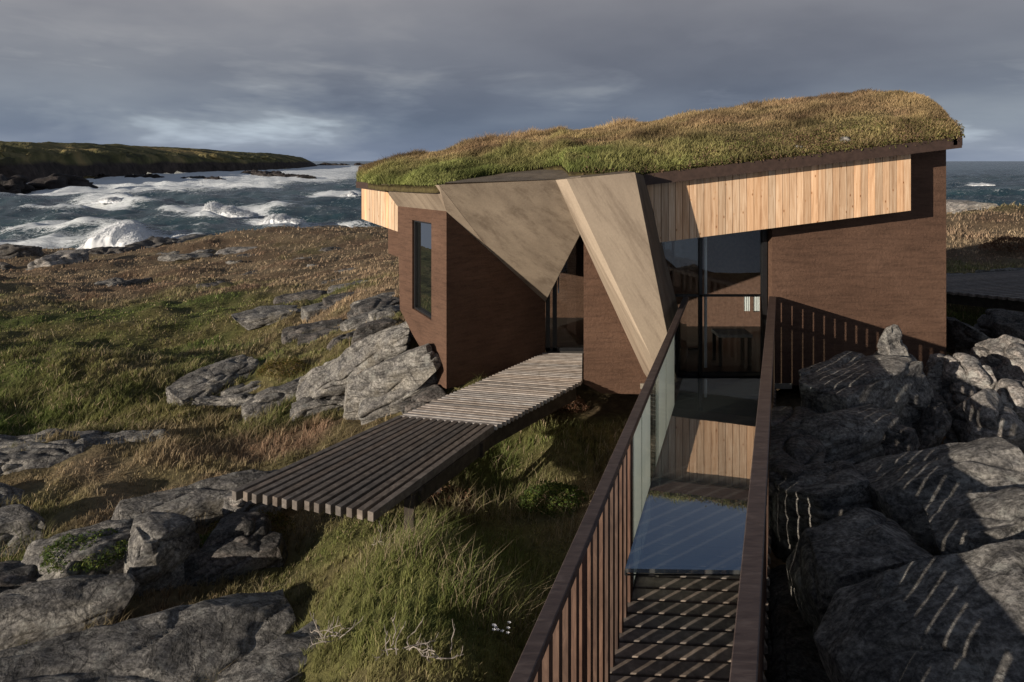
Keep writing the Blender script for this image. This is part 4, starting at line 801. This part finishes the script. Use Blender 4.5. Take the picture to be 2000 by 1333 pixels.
for k in range(9):
    m = MB(); cx_, cy_, cz_ = random.uniform(-.05, .05), random.uniform(-.03, .03), random.uniform(.02, .08)
    for t in range(5):
        a_ = t * 1.257; m.add([(cx_, cy_, cz_), (cx_ + .009 * math.cos(a_ - .4), cy_ + .009 * math.sin(a_ - .4), cz_ + .004), (cx_ + .013 * math.cos(a_), cy_ + .013 * math.sin(a_), cz_ + .003), (cx_ + .009 * math.cos(a_ + .4), cy_ + .009 * math.sin(a_ + .4), cz_ + .004)], [(0, 1, 2, 3)])
    ob = m.build('blossom', PET); ob.parent = fl
#SECTION SEA
# ================================================================== sea, headland, islets
SZ = -8.0
ny, nx = 520, 420
t = np.linspace(0, 1, ny); Ys = 38 * (30000 / 38) ** (t ** 1.9); s = np.linspace(-1.35, 1.35, nx); X = s[None, :] * (Ys[:, None] + 12); Y = np.repeat(Ys[:, None], nx, 1)
fade = 1 / (1 + (Y / 420) ** 2)
def waves(X, Y):
    z = np.zeros_like(X)
    for k, (wl, am, an) in enumerate([(26, .50, 60), (17, .36, 40), (11, .24, 78), (7.3, .15, 20), (4.6, .10, 95), (2.9, .06, 55)]):
        a_ = R(an); ph = 2 * np.pi / wl * (X * math.cos(a_) + Y * math.sin(a_)) + fbm(X, Y, 2, .5 / wl) * 5 + k * 1.9
        z += am * (1 - 2 * np.abs(np.sin(ph / 2)) ** 1.2) * (.55 + fbm(X + 50 * k, Y, 2, .35 / wl) * 1.1 + .45)
    return z + fbm(X, Y, 4, .3) * .35
Zs = waves(X, Y) * fade * 1.3
def blob(px, py, rx, ry):    # soft patch on the water around a point of the bay
    c_ = PZ(px, py, SZ); dx = (X / Y - c_.x / c_.y) * F / rx; dy = (1 / Y - 1 / c_.y) * F * 8 / ry; return np.exp(-(dx * dx + dy * dy))
foam = np.zeros_like(X); coast = [(0, 358, 90, 16), (110, 356, 120, 13), (230, 350, 110, 13), (340, 350, 110, 14), (450, 347, 110, 13), (560, 342, 110, 11), (430, 362, 90, 6), (250, 366, 90, 7), (660, 330, 90, 5), (560, 346, 90, 6), (140, 372, 60, 5), (40, 372, 90, 6)]
for c_ in coast: foam = np.maximum(foam, blob(*c_) * 1.75)
near_ = [(240, 470, 70, 24), (120, 484, 120, 8), (330, 466, 60, 10), (420, 415, 60, 10), (470, 412, 50, 9), (545, 432, 60, 8), (620, 440, 90, 8), (210, 390, 60, 10), (380, 408, 45, 6), (600, 348, 40, 4), (300, 362, 60, 5), (686, 378, 20, 4), (640, 380, 40, 3), (120, 438, 90, 6), (40, 460, 120, 8), (1915, 362, 20, 2.0)]
for c_ in near_: foam = np.maximum(foam, blob(*c_) * 1.25)
lift = blob(235, 470, 50, 26) * 1.2 + blob(430, 413, 60, 9) * 1.0 + blob(545, 432, 60, 8) * 1.0 + blob(205, 388, 60, 8) * .9
Zs = Zs + lift + SZ
crest = np.clip((waves(X, Y) - .35) * 1.3, 0, .9) * np.clip(1.3 - Y / 260, 0, 1) * np.where(X > 0, .35, 1)
wat = Mt('sea_water', .18, .5); wat.base((.02, .045, .055)); v_ = wat.co()
st1 = wat.noise(wat.co((.22, .45, .3)), .8, 9, .68, 1.2); st2 = wat.noise(wat.co((.5, 1.4, .5)), .9, 7, .7, .6)
st3 = wat.noise(wat.co((1, 2.2, 1)), 1.6, 6, .75, .8); fa = wat.attr('Foam'); sp_ = wat.n('ShaderNodeSeparateColor'); wat.t.links.new(fa, sp_.inputs[0])
thr = wat.math('SUBTRACT', wat.math('ADD', wat.math('MULTIPLY', sp_.outputs[0], .62), wat.math('ADD', wat.math('MULTIPLY', st1, .6), wat.math('ADD', wat.math('MULTIPLY', st2, .5), wat.math('MULTIPLY', wat.math('SUBTRACT', st3, .5), 1.1)))), .70)
fmask = wat.ramp(thr, [(0, 0.0), (.04, .35), (.10, .85), (.25, 1.0)])
wcol = wat.ramp(wat.noise(wat.co((.05, .12, .1)), .6, 5, .6), [(.35, (.014, .034, .044)), (.6, (.028, .064, .072)), (.75, (.05, .10, .105))])
wat.base(wat.mix(wcol, (.80, .83, .84), fmask)); wat.t.links.new(wat.math('ADD', wat.math('MULTIPLY', fmask, .6), .2), wat.b.inputs['Roughness'])
wat.bump(st2, 1.0, .6); wat.bump(wat.noise(v_, 1.1, 7, .72), .8, .25)
tag(npmesh('sea', np.stack([X, Y, Zs], -1).reshape(-1, 3), grid_faces(ny, nx), wat.m, None, True, np.stack([np.clip(foam + crest, 0, 1.3)] * 3, -1).reshape(-1, 3), 4, 'Foam'), kind='structure')
# breaking crests thrown up as spray
SPR = Mt('white_spray', .95, .1); SPR.base((.95, .96, .97)); t_ = SPR.n('ShaderNodeBsdfTranslucent'); t_.inputs[0].default_value = (.85, .88, .9, 1); x_ = SPR.n('ShaderNodeMixShader'); x_.inputs[0].default_value = .2; SPR.t.links.new(SPR.b.outputs[0], x_.inputs[1]); SPR.t.links.new(t_.outputs[0], x_.inputs[2]); SPR.t.links.new(x_.outputs[0], SPR.t.nodes['Material Output'].inputs[0])
SPR.b.inputs['Subsurface Weight'].default_value = 0.0; SPR = SPR.m
def spray(px0, px1, py, top, label, seed, dep=3.0, bl=None):
    a = PZ(px0, py, SZ); b = PZ(px1, py, SZ); nu, nv = 110, 46; U, Vv = np.meshgrid(np.linspace(0, 1, nu), np.linspace(0, 1, nv), indexing='ij')
    prof = np.interp(U, np.linspace(0, 1, len(top)), top) / F * a.y
    th = Vv * np.pi; ragg = 1 + fbm(U * 5 + seed, Vv * 2, 4, 1.3) * .5
    H = prof * np.sin(th) ** .8 * ragg
    Xq = a.x + (b.x - a.x) * U + fbm(U * 5, Vv * 4 + seed, 3, 2) * .25; Yq = a.y + (b.y - a.y) * U - dep * np.cos(th) + fbm(U * 5 + 3, Vv * 4 + seed, 3, 2) * .3; Zq = SZ - .3 + H + .3 * ragg
    ob = npmesh('breaking_wave', np.stack([Xq, Yq, Zq], -1).reshape(-1, 3), grid_faces(nu, nv), SPR)
    # flung drops round the crest
    n = 16000; k = RNG.integers(0, nu, n); j = RNG.integers(8, nv - 8, n); q = np.stack([Xq[k, j], Yq[k, j], Zq[k, j]], -1) + RNG.normal(0, 1, (n, 3)) * np.array([.6, .6, .35]) * (prof.max() * .16)
    s_ = (.014 + .04 * RNG.random(n)[:, None] ** 3) * a.y / 60; tv = np.array([[1, 0, -.5], [-.5, .8, -.5], [-.5, -.8, -.5], [0, 0, .9]])
    Vd = (q[:, None, :] + tv[None] * s_[:, None]).reshape(-1, 3); i = np.arange(n)[:, None] * 4; T = np.concatenate([i + [0, 1, 3], i + [1, 2, 3], i + [2, 0, 3], i + [0, 2, 1]])
    d_ = npmesh('spray', Vd, T, SPR, None, False, None, 3); d_.parent = ob; d_['kind'] = 'stuff'
    return tag(ob, label, 'wave', 'breaking waves in the bay')
spray(188, 335, 480, [2, 30, 46, 44, 36, 30, 20, 12, 6, 3], 'tallest white burst of surf against the left shore', 1, 3)
spray(392, 495, 424, [3, 20, 26, 16, 18, 14, 8, 3], 'white breaking crest in the middle of the bay', 5, 2)
spray(512, 590, 436, [3, 14, 15, 12, 8, 3], 'smaller white crest near the long shore ridge', 9, 1.6)
spray(190, 250, 396, [1, 7, 9, 6, 2], 'low foaming crest far out behind the tallest burst', 13, 2)
spray(668, 697, 383, [1, 3, 6, 6, 2], 'little whitecap right beside the roof end', 17, 1.2)
spray(330, 385, 467, [1, 5, 7, 5, 2], 'foam splashing behind the humped shore rock', 21, 1.2)
spray(1896, 1938, 363, [.5, 1.5, 2.4, 2, 1], 'single whitecap on the open sea right of the cabin', 23, 1.6)
# headland
HB = [(-500, 372, 262), (-200, 368, 268), (0, 363, 277), (60, 358, 277), (110, 352, 278), (200, 346, 281), (300, 340, 286), (400, 336, 292), (470, 334, 297), (520, 332, 299), (560, 330, 303), (590, 328, 308), (606, 326, 315), (616, 325, 321), (622, 325, 324)]
nu, nv = 300, 60; uu2 = np.linspace(0, 1, nu); tk = np.linspace(0, 1, len(HB)); px = np.interp(uu2, tk, [q[0] for q in HB]); pb = np.interp(uu2, tk, [q[1] for q in HB]); pt = np.interp(uu2, tk, [q[2] for q in HB])
Yb = 8 * F / (pb - 315); Yt = Yb + 60 + .22 * Yb; zt = (315 - pt) / F * Yt; vv2 = np.linspace(0, 1.4, nv)
HH = np.zeros((nu, nv, 3))
for j, v in enumerate(vv2):
    Yv = Yb + (Yt - Yb) * v; w = min(v, 1); pr = .46 * np.clip(w / .07, 0, 1) ** .6 + .54 * w ** .8
    HH[:, j, 1] = Yv; HH[:, j, 0] = (px - 1000) / F * Yv; HH[:, j, 2] = -8.6 + (zt + 8.6) * pr - max(0, v - 1) * 10
jag = fbm(HH[..., 0], HH[..., 1], 5, .05) * 4.0 + fbm(HH[..., 0], HH[..., 1], 4, .2) * 1.2; HH[..., 2] += jag * np.clip(1.15 - vv2, .25, 1)[None] * np.clip((620 - px) / 60, .2, 1)[:, None]
HH[:, :12, 1] += (fbm(HH[:, :12, 0], HH[:, :12, 2] * 3, 5, .06) * 16)
hm = Mt('headland', .95, .1); v_ = hm.co(); tcn = hm.n('ShaderNodeTexCoord'); spx = hm.n('ShaderNodeSeparateXYZ'); hm.t.links.new(tcn.outputs['Object'], spx.inputs[0])
hc = hm.ramp(hm.noise(hm.co((.6, 1.6, 1)), .022, 6, .62), [(.32, (.05, .045, .032)), (.46, (.12, .115, .05)), (.56, (.24, .20, .09)), (.68, (.38, .27, .12))])
clf = hm.ramp(hm.noise(v_, .16, 6, .7), [(.3, (.025, .021, .02)), (.7, (.11, .085, .07))])
hz = hm.ramp(hm.math('ADD', hm.math('MULTIPLY', spx.outputs[2], .08), hm.math('MULTIPLY', hm.noise(v_, .03, 5), .45)), [(.08, 0.0), (.22, 1.0)])
hm.base(hm.mix(clf, hc, hz)); hm.bump(hm.noise(v_, .3, 6, .7), 1, 1.5); tag(npmesh('headland', HH.reshape(-1, 3), grid_faces(nu, nv), hm.m), 'dark grassy headland with low cliffs above the surf across the bay', 'headland', None, 'structure')
CL = Mt('wet_cliff', .7, .3); v_ = CL.co(); CL.base(CL.ramp(CL.noise(v_, .5, 6, .7), [(.3, (.012, .011, .011)), (.7, (.055, .042, .036))])); CL.bump(CL.noise(v_, .8, 6, .7), 1, .6); CL = CL.m
sk = [(-60, 352, 60, 350, -5.0, 12, 8, 'dark cliff block at the left edge below the headland'), (60, 346, 170, 344, -4.5, 14, 8, 'dark cliff point sticking out into the surf at left'), (-80, 362, 40, 361, -6.3, 8, 5, 'low dark rocks at the cliff foot on the far left'), (190, 340, 215, 340, -6.2, 8, 4, 'small dark skerry just off the cliff point'), (250, 341, 330, 342, -6.8, 8, 3, 'flat skerry in the surf below the headland'), (360, 344, 440, 347, -7.0, 7, 3, 'long thin skerry in the white water'), (505, 336, 560, 339, -6.3, 12, 5, 'dark skerry ridge nearer the headland tip'), (560, 340, 610, 344, -7.0, 8, 3, 'low skerry tail beyond the ridge'), (470, 334, 520, 336, -6.5, 10, 4, 'dark rocks at the foot of the outer cliffs')]
for i, (a0, b0, a1_, b1_, z, w, hh_, lb) in enumerate(sk): RK((a0, b0, z), (a1_, b1_, z), w, hh_, lb, nn=46, mat=CL, rough=2.2, lay=1.2, sq=.5, foot=False, group='skerries below the headland', name='skerry')
for i, (a0, a1_, tp, lb) in enumerate([(618, 640, 319.5, 'nearest of the distant islets past the headland tip'), (636, 664, 317.5, 'highest distant islet on the horizon'), (662, 684, 319.5, 'low distant islet right of the highest one'), (686, 716, 319, 'last distant islet before the roof end')]):
    rock(P(a0, tp, 1300), P(a1_, tp, 1300), 20, 12, lb, mat=CL, seed=60 + i, nn=16, rough=1.4, sq=.3, foot=False, group='islets on the horizon', name='islet')
